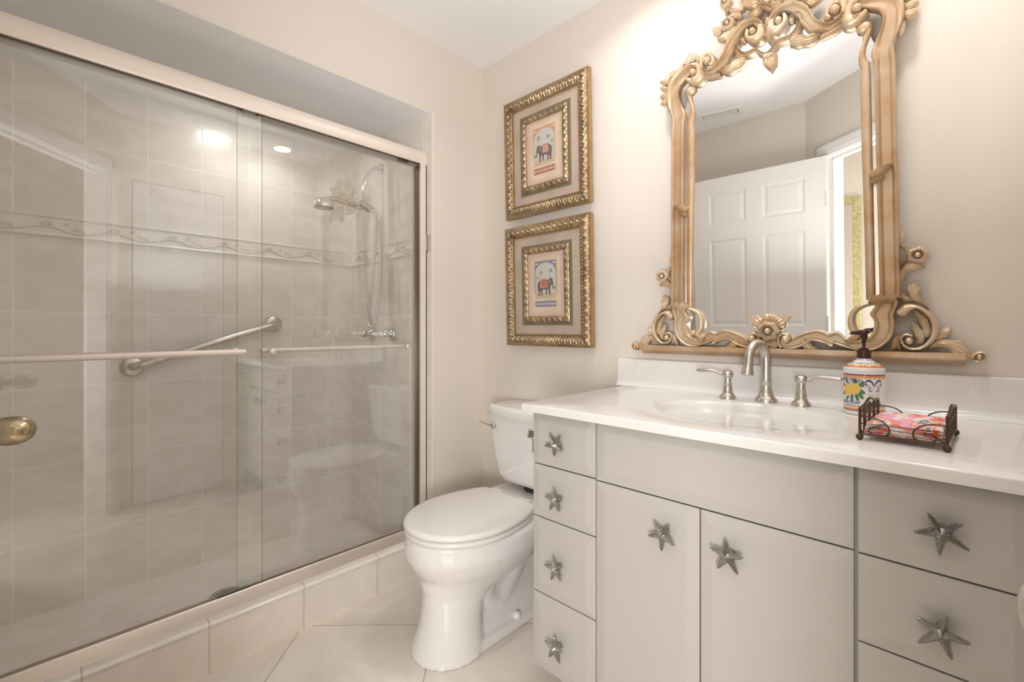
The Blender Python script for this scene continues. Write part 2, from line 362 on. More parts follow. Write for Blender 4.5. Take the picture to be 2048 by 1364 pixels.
# ------------------------------------------------------------------ shower fittings
# grab bar, slanting on the tiled back wall
gb = empty('grab_bar', (SHX, -1.30, .95), label='brushed nickel grab bar slanting up the tiled back wall inside the shower', cat='grab bar')
A = Vector((0, 0, 0)); B = Vector((0, .555, .183)); d = (B - A).normalized(); pts = [A]
pts = [A + Vector((t, 0, 0)) for t in (.003, .02, .034)] + [A + Vector((.042, 0, 0)) + d * .005, A + Vector((.046, 0, 0)) + d * .018] + [A + Vector((.046, 0, 0)) + d * (.018 + (B - A).length * .0)]
L_ = (B - A).length
pts = [A + Vector((.003, 0, 0)), A + Vector((.022, 0, 0)), A + Vector((.036, 0, 0)) + d * .003, A + Vector((.045, 0, 0)) + d * .012, A + Vector((.048, 0, 0)) + d * .03,
       A + Vector((.048, 0, 0)) + d * (L_ - .03), A + Vector((.045, 0, 0)) + d * (L_ - .012), A + Vector((.036, 0, 0)) + d * (L_ - .003), B + Vector((.022, 0, 0)), B + Vector((.003, 0, 0))]
MB().tube(pts, .0165, 18).build('bar', M_['nickel'], gb)
for P0 in (A, B):
    MB().lathe([(.040, 0), (.040, .004), (.037, .009), (.028, .012), (.019, .013), (.018, .02)], tuple(P0), 32, 'x').build('flange', M_['nickel'], gb)
# shower valves
def valve(x, label):
    v = empty('shower_valve', (x, SY1 - .006, 1.082), label=label, cat='tap', group='chrome shower taps on the tiled side wall')
    MB().lathe([(.030, 0), (.031, -.004), (.028, -.012), (.020, -.018), (.016, -.024)], (0, 0, 0), 30, 'y').build('escutcheon', M_['chrome'], v)
    MB().lathe([(.012, -.02), (.012, -.03), (.019, -.036), (.020, -.048), (.012, -.056), (.010, -.062)], (0, 0, 0), 24, 'y').build('hub', M_['chrome'], v)
    MB().lathe([(.010, -.060), (.013, -.066), (.012, -.074), (.006, -.080), (.009, -.088), (.011, -.098), (.008, -.112), (.003, -.117)], (0, 0, 0), 20, 'y').build('lever_tip', M_['porc'], v)
valve(-.537, 'chrome shower tap with white tip, the one nearer the inner corner'); valve(-.326, 'chrome shower tap with white tip, the one nearer the glass door edge')
# hand shower
hs = empty('hand_shower', (-.439, SY1 - .006, 1.95), label='chrome hand shower resting in its bracket on the curved arm, long hose hanging below', cat='shower head')
def hp(y, z, dx=0): return (dx, y - (SY1 - .006), z - 1.95)
MB().lathe([(.026, 0), (.027, -.003), (.022, -.010), (.012, -.013)], (0, 0, 0), 28, 'y').build('flange', M_['chrome'], hs)
MB().tube(catmull([hp(-.326, 1.95), hp(-.352, 1.945), hp(-.387, 1.918), hp(-.410, 1.880), hp(-.422, 1.84), hp(-.428, 1.79), hp(-.430, 1.75)], 24), .0095, 14).build('shower_arm', M_['chrome'], hs)
m = MB(); m.tube([hp(-.430, 1.760), hp(-.431, 1.742)], .014, 16); m.tube([hp(-.455, 1.738), hp(-.398, 1.722)], .018, 18); m.build('bracket', M_['chrome'], hs)
m = MB(); m.tube(catmull([hp(-.365, 1.716), hp(-.40, 1.719), hp(-.46, 1.724), hp(-.52, 1.731), hp(-.565, 1.737), hp(-.600, 1.735), hp(-.622, 1.728)], 20), [.010] * 4 + [.0125] * 8 + [.010] * 5 + [.012] * 3, 16); m.build('handle', M_['chrome'], hs)
m = MB(); c = hp(-.628, 1.690); m.lathe([(.046, -.004), (.048, .0), (.047, .010), (.041, .026), (.030, .038), (.016, .045), (.004, .047)], c, 34); h_ = m.build('shower_head', M_['chrome'], hs)
m = MB(); m.lathe([(.043, -.0045), (.043, -.006), (.02, -.007)], c, 34); m.build('spray_face', mat('grey_spray_face', (.25, .25, .25), .4), h_)
m = MB(); m.tube(catmull([hp(-.365, 1.716), hp(-.345, 1.700), hp(-.336, 1.655), hp(-.336, 1.56, .01), hp(-.336, 1.40, .005), hp(-.345, 1.25), hp(-.362, 1.15), hp(-.380, 1.118), hp(-.397, 1.15, -.01), hp(-.388, 1.25, -.01), hp(-.366, 1.40, -.01), hp(-.352, 1.56, -.01), hp(-.352, 1.68, -.008), hp(-.372, 1.735, -.004), hp(-.41, 1.742, -.002)], 90), .0068, 10)
m.build('hose', mat('ribbed_hose', (.62, .60, .55), .25, .5), hs)
# floor drain
dr = empty('shower_drain', (-.397, -1.045, .03), label='round metal drain grate in the shower floor tiles', cat='drain')
dr.scale = (1.12, 1.12, 1)
MB().lathe([(.001, 0), (.055, 0), (.055, .0025), (.050, .004), (.047, .0025), (.001, .0025)], n=40).build('grate', mat('drain_steel', (.42, .39, .33), .35, .9), dr)
m = MB()
for i in range(-5, 6):
    for j in range(-5, 6):
        if (i * i + j * j) ** .5 < 5.3: m.box(i * .0078 - .0026, i * .0078 + .0026, j * .0078 - .0026, j * .0078 + .0026, .0025, .0032)
m.build('drain_slots', M_['black'], dr, smooth=False)

# ------------------------------------------------------------------ toilet
TX = .447
to = empty('toilet', (TX, -.40, 0), label='white two-piece porcelain toilet with its lid closed, between shower curb and vanity', cat='toilet')
def tp(x, y, z): return (x, y + .40, z)
def egg(yb, yf, w, z, n=36, back=.8, px=2.0):
    """closed outline, pointed gently to the front (yf, most negative)"""
    pts = []; ym = yb + (yf - yb) * .42
    for k in range(n):
        a = 2 * PI * k / n; c, s = math.cos(a), math.sin(a)
        if s < 0: y = ym + (ym - yf) * s; e = 1.0
        else: y = ym + (yb - ym) * (abs(s) ** back); e = back
        pts.append(tp(w * (abs(c) ** (1.0 if s < 0 else .85)) * (1 if c > 0 else -1), y, z))
    return pts
m = MB()
rows = [egg(-.19, -.722, .195, .408), egg(-.18, -.728, .202, .398), egg(-.18, -.729, .203, .372), egg(-.18, -.727, .203, .340), egg(-.18, -.724, .199, .333), egg(-.18, -.715, .193, .315), egg(-.19, -.700, .180, .290), egg(-.20, -.680, .158, .262), egg(-.28, -.678, .130, .235), egg(-.40, -.670, .106, .205),
        egg(-.46, -.670, .102, .16), egg(-.47, -.676, .104, .11), egg(-.47, -.690, .112, .06), egg(-.47, -.706, .124, .02), egg(-.47, -.710, .127, 0)]
m.grid(rows, True, True, True)
# platform that carries the tank, rear trapway body and foot
def rrect(x0, x1, y0, y1, z, r=.03, n=5):
    pts = []
    for cx, cy, a0 in ((x1 - r, y1 - r, 0), (x0 + r, y1 - r, 90), (x0 + r, y0 + r, 180), (x1 - r, y0 + r, 270)):
        for k in range(n):
            a = math.radians(a0 + 90 * k / (n - 1)); pts.append(tp(cx + r * math.cos(a), cy + r * math.sin(a), z))
    return pts
m.grid([rrect(-.165, .165, -.30, -.03, .425), rrect(-.165, .165, -.30, -.03, .385), rrect(-.14, .14, -.33, -.045, .35), rrect(-.10, .10, -.36, -.06, .31), rrect(-.055, .055, -.40, -.08, .24), rrect(-.045, .045, -.50, -.09, .15), rrect(-.055, .055, -.52, -.08, .08), rrect(-.085, .085, -.54, -.07, .045)], True, True, True)
m.grid([rrect(-.108, .108, -.60, -.06, .034, .04), rrect(-.116, .116, -.62, -.055, .022, .045), rrect(-.118, .118, -.62, -.05, .0, .045)], True, True, True)
m.tube(catmull([tp(0, -.30, .30), tp(0, -.40, .21), tp(0, -.43, .12), tp(0, -.36, .09), tp(0, -.29, .15), tp(0, -.22, .24), tp(0, -.15, .22), tp(0, -.13, .10), tp(0, -.13, .02)], 34), .060, 18)
bowl = m.build('bowl', M_['porc'], to)
r_ = bowl.modifiers.new('remesh', 'REMESH'); r_.mode = 'VOXEL'; r_.voxel_size = .0065; r_.use_smooth_shade = True
s_ = bowl.modifiers.new('smooth', 'SMOOTH'); s_.factor = .5; s_.iterations = 7
for sx in (-1, 1):
    MB().lathe([(.016, .030), (.016, .036), (.013, .046), (.007, .051), (.001, .052)], tp(sx * .098, -.33, 0), 18).build('bolt_cap', M_['seat'], to)
def slab(yb, yf, w, z0, z1, rr=.006, yc=None):
    mm_ = MB(); rows = []
    half = [(0, -.724), (.052, -.716), (.098, -.693), (.138, -.655), (.170, -.603), (.189, -.545), (.194, -.48), (.187, -.41), (.170, -.34), (.149, -.285), (.141, -.272), (.130, -.268), (0, -.268)]
    hc = catmull(half[:10], 26) + half[10:]
    outl = hc + [(-x, y) for x, y in hc[::-1][1:-1]]
    for dz, k in ((0, -rr * .6), (rr * .5, 0), (z1 - z0 - rr, 0), (z1 - z0 - rr * .35, -rr * .45), (z1 - z0, -rr * 1.6)):
        f_ = (w + k) / .194
        rows.append([tp(x * f_, -.496 + (y + .496) * ((.228 + (yf + .724) * -1 + k) / .228), z0 + dz) for x, y in outl])
    mm_.grid(rows, True, True, True); return mm_
slab(-.225, -.724, .196, .409, .426).build('seat', M_['seat'], to, angle=60)
lid = slab(-.222, -.727, .197, .4285, .449, .009)
lid.build('lid', M_['seat'], to, angle=60)
for sx in (-1, 1):
    m = MB(); m.tube([tp(sx * .075 - .026, -.258, .436), tp(sx * .075 + .026, -.258, .436)], .010, 14); m.box(sx * .075 - .02, sx * .075 + .02, .120, .150, .420, .436); m.build('hinge', M_['seat'], to)
m = MB()
def trr(hw, yf, z, r): return rrect(-hw, hw, yf, -.022, z, r, 7)
m.grid([trr(.135, -.165, .452, .045), trr(.152, -.185, .460, .05), trr(.165, -.198, .49, .045), trr(.176, -.205, .56, .04), trr(.188, -.211, .66, .035), trr(.194, -.214, .737, .032)], True, True, True)
m.build('tank', M_['porc'], to, angle=70)
def bow(hw, yb, yf, bulge, z, n=15):
    pts = [tp(-hw, yb, z), tp(hw, yb, z)]
    for k in range(n):
        t = 1 - 2 * k / (n - 1); x = t * (hw); pts.append(tp(x, yf - bulge * (1 - abs(t) ** 2.6) + .012 * (abs(t) ** 8), z))
    return pts
m = MB(); m.grid([bow(.203, -.018, -.205, .022, .737), bow(.206, -.018, -.208, .022, .744), bow(.207, -.018, -.209, .022, .768), bow(.204, -.019, -.206, .022, .776), bow(.196, -.022, -.198, .021, .780)], True, True, True)
m.build('tank_lid', M_['porc'], to, angle=50)
m = MB(); m.lathe([(.015, 0), (.016, -.004), (.013, -.012), (.009, -.015)], tp(-.150, -.210, .695), 20, 'y'); m.build('lever_boss', M_['chrome'], to)
m = MB(); m.tube([tp(-.150, -.222, .695), tp(-.165, -.226, .697), tp(-.195, -.226, .700), tp(-.225, -.224, .702)], [.008, .0055, .0045, .006], 12); m.build('flush_lever', M_['chrome'], to)
m = MB(); m.tube([tp(0, -.11, .43), tp(0, -.11, .455)], .05, 18); m.build('gasket', M_['rubber'], to)

# bidet sprayer hooked on the side of the vanity
sp = empty('bidet_sprayer', (.780, -.50, .705), label='chrome bidet sprayer with a hose hanging beside the vanity, in front of the toilet tank', cat='sprayer')
MB().box(.012, .059, -.012, .012, .034, .052).build('holder', M_['chrome'], sp, bevel=.003)
m = MB(); m.tube([(.004, 0, .02), (.006, 0, .06), (.004, -.006, .075)], [.009, .012, .013], 16); m.tube([(.006, -.008, .078), (-.006, -.022, .081)], [.012, .015], 16); m.tube([(.005, 0, .05), (.016, 0, .05)], .005, 10)
m.build('spray_head', M_['chrome'], sp)
MB().tube([(.005, .004, .03), (.009, .002, .0), (.014, 0, -.035)], [.0085, .0075, .006], 14).build('handle', M_['chrome'], sp)
MB().tube(catmull([(.014, 0, -.03), (.018, .01, -.12), (.010, .05, -.28), (-.01, .16, -.42), (-.03, .30, -.46), (-.04, .40, -.44), (-.04, .496, -.44)], 40), .0055, 10).build('hose', M_['chrome'], sp)

# ------------------------------------------------------------------ vanity
VX = [.839, 1.0555, 1.5965, 1.8135]; VF = -.577; ZR = [.872, .7205, .569, .352, .137]
KN = [((0.9426, 0.7931), [(-0.0219, 0.0273), (0.0168, 0.0255), (0.0262, -0.0129), (-0.0024, -0.0318), (-0.0362, -0.0081)]),
((0.9426, 0.6435), [(-0.0072, 0.0294), (0.0235, 0.008), (0.0168, -0.0285), (-0.0184, -0.0302), (-0.0362, 0.0025)]),
((0.944, 0.4577), [(-0.0121, 0.0271), (0.0201, 0.0116), (0.0188, -0.0263), (-0.0149, -0.0349), (-0.039, -0.0016)]),
((0.9426, 0.2412), [(-0.0037, 0.0281), (0.0249, 0.0053), (0.0161, -0.0328), (-0.0212, -0.0337), (-0.0362, 0.0041)]),
((1.2505, 0.6459), [(-0.0216, 0.0231), (0.0159, 0.0217), (0.0283, -0.015), (-0.0028, -0.0369), (-0.0343, -0.0118)]),
((1.3902, 0.6465), [(-0.0037, 0.0298), (0.0297, 0.0073), (0.0192, -0.03), (-0.0207, -0.0321), (-0.0348, 0.0064)]),
((1.7081, 0.7929), [(-0.0165, 0.0259), (0.0233, 0.022), (0.0302, -0.018), (-0.0034, -0.0362), (-0.033, -0.0087)]),
((1.7072, 0.6359), [(-0.0297, 0.0133), (0.0067, 0.0293), (0.0327, -0.0012), (0.012, -0.0347), (-0.0266, -0.0266)]),
((1.7075, .4577), [(-0.0121, 0.0271), (0.0201, 0.0116), (0.0188, -0.0263), (-0.0149, -0.0349), (-0.034, -0.0016)]),
((1.7075, .2412), [(-0.0216, 0.0231), (0.0159, 0.0217), (0.0283, -0.015), (-0.0028, -0.0369), (-0.0343, -0.0118)])]
def starfish(parent, c, tips, ox):
    """five-armed starfish knob on a short stem"""
    k = empty('starfish_knob', (c[0] - ox[0], VF - ox[1], c[1] - ox[2])); k.parent = parent
    st = MB().lathe([(.007, .002), (.0065, -.014), (.009, -.022)], (0, 0, 0), 14, 'y').build('stem', M_['pewter'], k)
    m = MB(); sc = 1.0
    ang = [math.atan2(t[1], t[0]) for t in tips]; order = sorted(range(5), key=lambda i: ang[i]); tt = [tips[i] for i in order]
    y0 = -.022
    ctr = (0, y0 - .0125, 0)
    for i in range(5):
        t = Vector((tt[i][0], 0, tt[i][1])) * sc; nx_ = Vector((tt[(i + 1) % 5][0], 0, tt[(i + 1) % 5][1])) * sc; pv = Vector((tt[i - 1][0], 0, tt[i - 1][1])) * sc
        v1 = (t.normalized() + nx_.normalized()).normalized() * .0098; v0 = (t.normalized() + pv.normalized()).normalized() * .0098
        d_ = t.normalized(); sd = Vector((-d_.z, 0, d_.x)); Ln = t.length; rows = []
        if sd.dot(v1) < 0: sd = -sd
        N_ = 9
        for j in range(N_):
            u = j / (N_ - 1); r_len = Ln * u
            wv = (.0098 * .92) * (1 - u) ** 1.0 + .0021 * u if u > .25 else None
            if wv is None: wv = .0084 * (1 - u * .3)
            if j % 2: wv *= 1.10
            if j == N_ - 1: wv = .0014
            hgt = .0125 * (1 - u) ** .8 + .0035
            p = d_ * r_len
            rows.append([tuple(p + sd * wv + Vector((0, y0, 0))), tuple(p + sd * wv * .93 + Vector((0, y0 - .0022, 0))), tuple(p + sd * wv * .30 + Vector((0, y0 - hgt * .72, 0))), tuple(p + Vector((0, y0 - hgt, 0))),
                         tuple(p - sd * wv * .30 + Vector((0, y0 - hgt * .72, 0))), tuple(p - sd * wv * .93 + Vector((0, y0 - .0022, 0))), tuple(p - sd * wv + Vector((0, y0, 0)))])
        m.grid(rows, True, True, True)
        # rows of little spines along both edges of the arm
        for j in range(2, 9):
            u = j / 9.5; wv = .0098 * .92 * (1 - u) + .0021 * u
            for sg in (-1, 1): m.ball(tuple(d_ * Ln * u + sd * wv * sg * .86 + Vector((0, y0 - .0032, 0))), .0013, n=6, m=4)
    m.lathe([(.0098, y0 - .001), (.0092, y0 - .008), (.001, y0 - .0152)], n=10, axis='y')
    m.build('star', M_['pewter'], k, angle=32)
def front(name, x0, x1, z0, z1, parent, ox, knob=None, bev=.026):
    """slab front with a wide shallow bevel round its edge"""
    g_ = .0016; x0 += g_; x1 -= g_; z0 += g_; z1 -= g_; yb, ye, yf = VF + .018, VF + .0045, VF
    def ring(d_, y): return [(x0 + d_ - ox[0], y - ox[1], z0 + d_ - ox[2]), (x1 - d_ - ox[0], y - ox[1], z0 + d_ - ox[2]), (x1 - d_ - ox[0], y - ox[1], z1 - d_ - ox[2]), (x0 + d_ - ox[0], y - ox[1], z1 - d_ - ox[2])]
    m = MB(); m.grid([ring(0, yb), ring(0, ye + .0008), ring(.0008, ye), ring(bev, yf), ring(bev + .0005, yf)], True, True, True)
    o = m.build(name, M_['cab'], parent, smooth=False)
    if knob: starfish(o, knob[0], knob[1], ox)
    return o
def unit(name, x0, x1, label, cat):
    c = ((x0 + x1) / 2, -.29, 0); u = empty(name, c, label=label, cat=cat, group='bathroom vanity cabinet units')
    a, b, f, k = x0 - c[0], x1 - c[0], VF + .018 - c[1], -.003 - c[1]
    MB().box(a, a + .016, f, k, ZR[4], .8722).box(b - .016, b, f, k, ZR[4], .8722).box(a + .016, b - .016, f, k, ZR[4], ZR[4] + .016).box(a + .016, b - .016, k - .006, k, ZR[4] + .016, .8722).box(a + .016, b - .016, f, f + .018, .838, .8722).build('carcass', M_['cab'], u, smooth=False)
    MB().box(x0 - c[0] + (.05 if x0 < .9 else 0), x1 - c[0], VF + .07 - c[1], -.003 - c[1], 0, ZR[4]).build('toe_kick', M_['kick'], u, smooth=False)
    return u, c
u, c = unit('drawer_cabinet', VX[0], VX[1], 'narrow off-white four-drawer vanity unit beside the toilet', 'cabinet')
for i in range(4): front('drawer', VX[0], VX[1], ZR[i + 1], ZR[i], u, c, KN[i])
u, c = unit('sink_cabinet', VX[1], VX[2], 'wide off-white vanity unit with two doors under the sink', 'cabinet')
front('false_panel', VX[1], VX[2] - .001, .7175, ZR[0], u, c)
front('cabinet_door', VX[1], 1.3235, ZR[4], .7175, u, c, KN[4]); front('cabinet_door', 1.3235, VX[2] - .001, ZR[4], .7175, u, c, KN[5])
u, c = unit('drawer_cabinet', VX[2], VX[3], 'off-white four-drawer vanity unit at the right end, under the wire napkin basket', 'cabinet')
for i, (z0, z1) in enumerate(((.7155, .872), (.5605, .7155), (.352, .5605), (.137, .352))): front('drawer', VX[2] + .002, VX[3], z0, z1, u, c, KN[6 + i])
MB().box(VX[3], XR, VF + .02, -.003, 0, .8722).build('trim_8', M_['cab'], smooth=False, kind='structure')

# countertop with an integral oval basin, one piece
SC = (1.325, -.318); SA, SB = .232, .182; CT = .895; CL, CR, CF = .8225, XR - .001, -.603
ct = empty('vanity_countertop', (1.33, -.3, CT), label='long white marbled vanity top with a moulded oval sink basin', cat='countertop')
NT = 96
def oval(s, dz, pw=2.0):
    return [(SC[0] + SA * s * math.cos(2 * PI * k / NT), SC[1] + SB * s * math.sin(2 * PI * k / NT), CT + dz) for k in range(NT)]
def rectpt(k, x0, x1, y0, y1):
    a = 2 * PI * k / NT; c, s = math.cos(a), math.sin(a); t = 1e9
    cx, cy = SC
    if c > 1e-9: t = min(t, (x1 - cx) / c)
    if c < -1e-9: t = min(t, (x0 - cx) / c)
    if s > 1e-9: t = min(t, (y1 - cy) / s)
    if s < -1e-9: t = min(t, (y0 - cy) / s)
    return [cx + c * t, cy + s * t]
def rect(z, ins=0):
    x0, x1, y0, y1 = CL + ins, CR - ins, CF + ins, -.0235
    pts = [rectpt(k, x0, x1, y0, y1) for k in range(NT)]
    for cx, cy in ((x0, y0), (x1, y0), (x0, y1), (x1, y1)):
        i = min(range(NT), key=lambda k: (pts[k][0] - cx) ** 2 + (pts[k][1] - cy) ** 2); pts[i] = [cx, cy]
    return [(p[0], p[1], z) for p in pts]
m = MB()
rows = [rect(CT - .0225, .0), rect(CT - .004), rect(CT - .0012, .0012), rect(CT, .004)]
basin = [(1.0, -.0), (.975, -.0012), (.95, -.005), (.92, -.013), (.87, -.032), (.80, -.060), (.70, -.090), (.55, -.113), (.35, -.127), (.15, -.132), (.09, -.133)]
rows += [oval(s, dz) for s, dz in basin]
m.grid([[(p[0] - 1.33, p[1] + .3, p[2] - CT) for p in r] for r in rows], True, True, True)
# basin underside and slab underside
m.grid([[(p[0] - 1.33, p[1] + .3, p[2] - CT) for p in r] for r in (rect(CT - .0225), oval(1.02, -.0225), oval(.9, -.06), oval(.5, -.14), oval(.1, -.15))], True)
m.build('slab', M_['marble'], ct, angle=45)
prof = [(-.002, -.020), (-.002, .098), (-.0045, .101), (-.018, .101), (-.0215, .0985), (-.0225, .090), (-.0225, .022), (-.025, .010), (-.032, .003), (-.045, .0006), (-.045, .0002), (-.0225, .0002), (-.0205, -.018)]
m = MB(); m.grid([[(x - 1.33, y + .3, z) for y, z in prof] for x in (.790, CR)], True, True, True)
m.m = [0] * len(m.f)
bs = m.build('backsplash', M_['marble'], angle=35); bs.location = (1.33, -.3, CT)
tag(bs, 'low white marbled backsplash strip along the wall under the carved mirror', 'backsplash')
MB().lathe([(.001, 0), (.020, 0), (.021, .002), (.017, .003), (.012, .0015), (.001, .0015)], (SC[0] - 1.33, SC[1] + .3, -.1325), 24).build('drain', M_['nickel'], ct)

# ------------------------------------------------------------------ tap: spout and two lever handles, each its own piece
def flare(m, h1, rb=.0265, rt=.0125, n=30):
    m.lathe([(rb, 0), (rb, .004), (rb - .0015, .006), (rb - .002, .009), (rb - .007, .014), (rb - .0105, .020), (rt + .0035, .030), (rt + .0015, .040), (rt + .0010, h1 - .004), (rt + .0022, h1 - .002), (rt + .0022, h1), (rt, h1 + .001)], n=n)
fs = empty('faucet_spout', (1.325, -.088, CT), label='brushed nickel gooseneck faucet spout behind the sink', cat='faucet')
m = MB(); flare(m, .062, .031, .0145); m.build('base', M_['nickel'], fs)
m = MB(); R_ = .0445; fs.rotation_euler = (0, 0, math.radians(-14))
pts = [(0, 0, .055), (0, 0, .09), (0, 0, .125)] + [(0, -R_ + R_ * math.cos(a), .125 + R_ * 1.05 * math.sin(a)) for a in [PI * k / 14 * 1.02 for k in range(1, 15)]] + [(0, -2 * R_ - .003, .105), (0, -2 * R_ - .0055, .094)]
m.tube(pts, [.0145] * 3 + [.0143 - .0002 * k for k in range(14)] + [.0128, .0145], 24); m.tube([(0, -2 * R_ - .0055, .096), (0, -2 * R_ - .0075, .084)], [.0150, .0165], 24); m.tube([(0, -2 * R_ - .0075, .084), (0, -2 * R_ - .0078, .082)], [.0165, .0150], 24)
m.build('gooseneck', M_['nickel'], fs)
MB().lathe([(.0145, 0), (.0147, .002), (.0145, .004)], (0, 0, .062), 24).build('ring', M_['nickel'], fs)
def handle(x, sgn, label):
    h = empty('lever_tap', (x, -.102, CT), label=label, cat='tap', group='lever taps beside the sink spout')
    m = MB(); flare(m, .046, .0245, .0105); m.lathe([(.0105, .046), (.0105, .066)], n=24); m.lathe([(.012, .064), (.0155, .069), (.0165, .074), (.0150, .080), (.010, .0845), (.001, .086)], n=26); m.build('base', M_['nickel'], h)
    m = MB(); m.tube([(sgn * .010, 0, .073), (sgn * .022, -.001, .074), (sgn * .034, -.002, .080), (sgn * .050, -.003, .0825), (sgn * .078, -.004, .0815), (sgn * .090, -.004, .081)], [.0058, .0050, .0048, .0056, .0062, .0045], 14); m.ball((sgn * .090, -.004, .081), .0046, n=12, m=7); m.build('lever', M_['nickel'], h)
handle(1.222, -1, 'brushed nickel faucet handle left of the spout, lever pointing to the toilet'); handle(1.417, 1, 'brushed nickel faucet handle right of the spout, lever pointing to the soap bottle')

# ------------------------------------------------------------------ soap bottle
BC = (1.5595, -.1325); BR = .042
bot = empty('soap_bottle', (BC[0], BC[1], CT), label='white hand soap pump bottle painted with lemons and blue and orange scrollwork', cat='soap bottle')
bot.scale = (.785, .785, 1.05)
def flat(name, col, rough=.15): return mat(name, col, rough, coat=.3)
Cw, Cn, Co, Cy, Cg, Cr = flat('glaze_white', (.82, .80, .80)), flat('glaze_navy', (.055, .05, .20)), flat('glaze_orange', (.70, .25, .07)), flat('glaze_yellow', (.80, .55, .10)), flat('glaze_green', (.08, .20, .09)), flat('glaze_red', (.60, .10, .05))
Cs = flat('glaze_sand', (.80, .60, .36)); Cp = flat('glaze_violet', (.25, .20, .50))
m = MB()
segs = [(0, [(.001, 0), (.046, 0), (.052, .002), (.0538, .006), (.0538, .0105)]), (1, [(.0538, .0105), (.0538, .0125)]), (2, [(.0538, .0125), (.0538, .0165)]), (3, [(.0538, .0165), (.0538, .022)]), (1, [(.0538, .022), (.0538, .0232)]),
        (0, [(.0538, .0232), (.0538, .0865)]), (3, [(.0538, .0865), (.0538, .0915)]), (2, [(.0538, .0915), (.0538, .0950)]), (1, [(.0538, .0950), (.0538, .0975)]), (0, [(.0538, .0975), (.0538, .1000), (.0548, .1015), (.0548, .110), (.0530, .1130)]),
        (2, [(.0530, .1130), (.0460, .1170)]), (3, [(.0460, .1170), (.0400, .1200)]), (0, [(.0400, .1200), (.0300, .1255), (.0225, .1290)]), (4, [(.0225, .1290), (.0200, .1310)]), (0, [(.0200, .1310), (.0195, .1330)])]
for mi, pr in segs:
    m.mi = mi; n = 56
    m.grid([[(r * math.cos(2 * PI * k / n), r * math.sin(2 * PI * k / n), h) for k in range(n)] for r, h in pr], True)
body_m = m
FA = math.atan2(-1.575 - BC[1], 1.72 - BC[0])           # the side of the bottle that faces into the room
def bp(s, z, e=.0004, r=.0538):
    a = FA + s / r; return ((r + e) * math.cos(a), (r + e) * math.sin(a), z)
def cone(s, z, e=.0006):                                # on the sloping shoulder
    t = (z - .113) / (.1290 - .113); r = .0530 + (.0225 - .0530) * t; a = FA + s / .04
    return ((r + e * 1.5) * math.cos(a), (r + e * 1.5) * math.sin(a), z + e)
art = {k: MB() for k in 'wnoygrsp'}
def disc(k, s, z, rs, rz, rot=0, e=.0004, f=bp, n=16):
    rings = [[(s + q * (rs * math.cos(a) * math.cos(rot) - rz * math.sin(a) * math.sin(rot)), z + q * (rs * math.cos(a) * math.sin(rot) + rz * math.sin(a) * math.cos(rot))) for a in [2 * PI * i / n for i in range(n)]] for q in (1, .7, .4, .1)]
    art[k].grid([[f(x, y, e) for x, y in r] for r in rings], True, False, True)
def stroke(k, pts, w, e=.0005, f=bp):
    n = len(pts); v = []
    for i, (x, y) in enumerate(pts):
        a = pts[max(0, i - 1)]; b = pts[min(n - 1, i + 1)]; dx, dy = b[0] - a[0], b[1] - a[1]; q = math.hypot(dx, dy) or 1
        ww = w[i] if isinstance(w, list) else w
        v += [f(x - dy / q * ww, y + dx / q * ww, e), f(x + dy / q * ww, y - dx / q * ww, e)]
    art[k].add(v, [(2 * i, 2 * i + 1, 2 * i + 3, 2 * i + 2) for i in range(n - 1)])
def spiral(k, s, z, r, a0, turns, w, fl=1):
    pts = []
    for i in range(22):
        t = i / 21; a = a0 + fl * turns * 2 * PI * t; q = r * (1 - .78 * t); pts.append((s + q * math.cos(a), z + q * math.sin(a)))
    stroke(k, pts, [w * (1 - .4 * i / 21) for i in range(22)])
# lemons with leaves
LS = -.036
for a, s_, z_ in ((.3, LS + .026, .071), (-.5, LS + .030, .058), (2.4, LS - .012, .076), (.9, LS + .012, .076), (-1.2, LS + .018, .044), (-1.7, LS + .004, .041), (-2.2, LS - .010, .043), (-.9, LS + .028, .048), (2.8, LS - .026, .068), (-2.8, LS - .027, .050)):
    disc('g', s_, z_, .0100, .0048, a, .0004)
disc('s', LS + .0110, .0625, .0172, .0132, .2, .00055); disc('y', LS + .0105, .0620, .0158, .0121, .2, .0007)
disc('s', LS - .0110, .0590, .0135, .0160, .1, .0008); disc('y', LS - .0113, .0585, .0122, .0147, .1, .00095)
stroke('g', [(LS - .005, .070), (LS, .077), (LS + .010, .080), (LS + .020, .078), (LS + .030, .070)], .0007)
# scroll panel
for OS in (.026, .026 + .168 / 2 + .02, -.036 - .09):
    for fl in (-1, 1):
        spiral('n', OS + fl * .0085, .0625 + .0, .0068, PI / 2, .85, .0011, -fl); spiral('n', OS + fl * .0085, .0395, .0068, -PI / 2, .85, .0011, fl)
        stroke('n', [(OS, .070), (OS + fl * .005, .079), (OS + fl * .012, .084), (OS + fl * .019, .083), (OS + fl * .022, .078)], [.0010, .0018, .0024, .0018, .0006])
        stroke('n', [(OS, .034), (OS + fl * .005, .029), (OS + fl * .012, .0265), (OS + fl * .019, .0285), (OS + fl * .021, .033)], [.0010, .0016, .0020, .0016, .0006])
        spiral('n', OS + fl * .0185, .0300, .0050, PI / 2, .8, .0009, fl)
        stroke('s', [(OS + fl * .003, .050), (OS + fl * .010, .0515), (OS + fl * .016, .050)], .0012); disc('s', OS + fl * .006, .046, .003, .0012, fl * .4)
        disc('g', OS + fl * .020, .0735, .0050, .0020, fl * .8)
    disc('s', OS, .0710, .0024, .0046); disc('o', OS, .0715, .0012, .0028, 0, .0006); disc('s', OS, .050, .0046, .0030, 0, .0005); disc('w', OS, .050, .0036, .0021, 0, .0006); disc('o', OS, .0345, .0014, .0024)
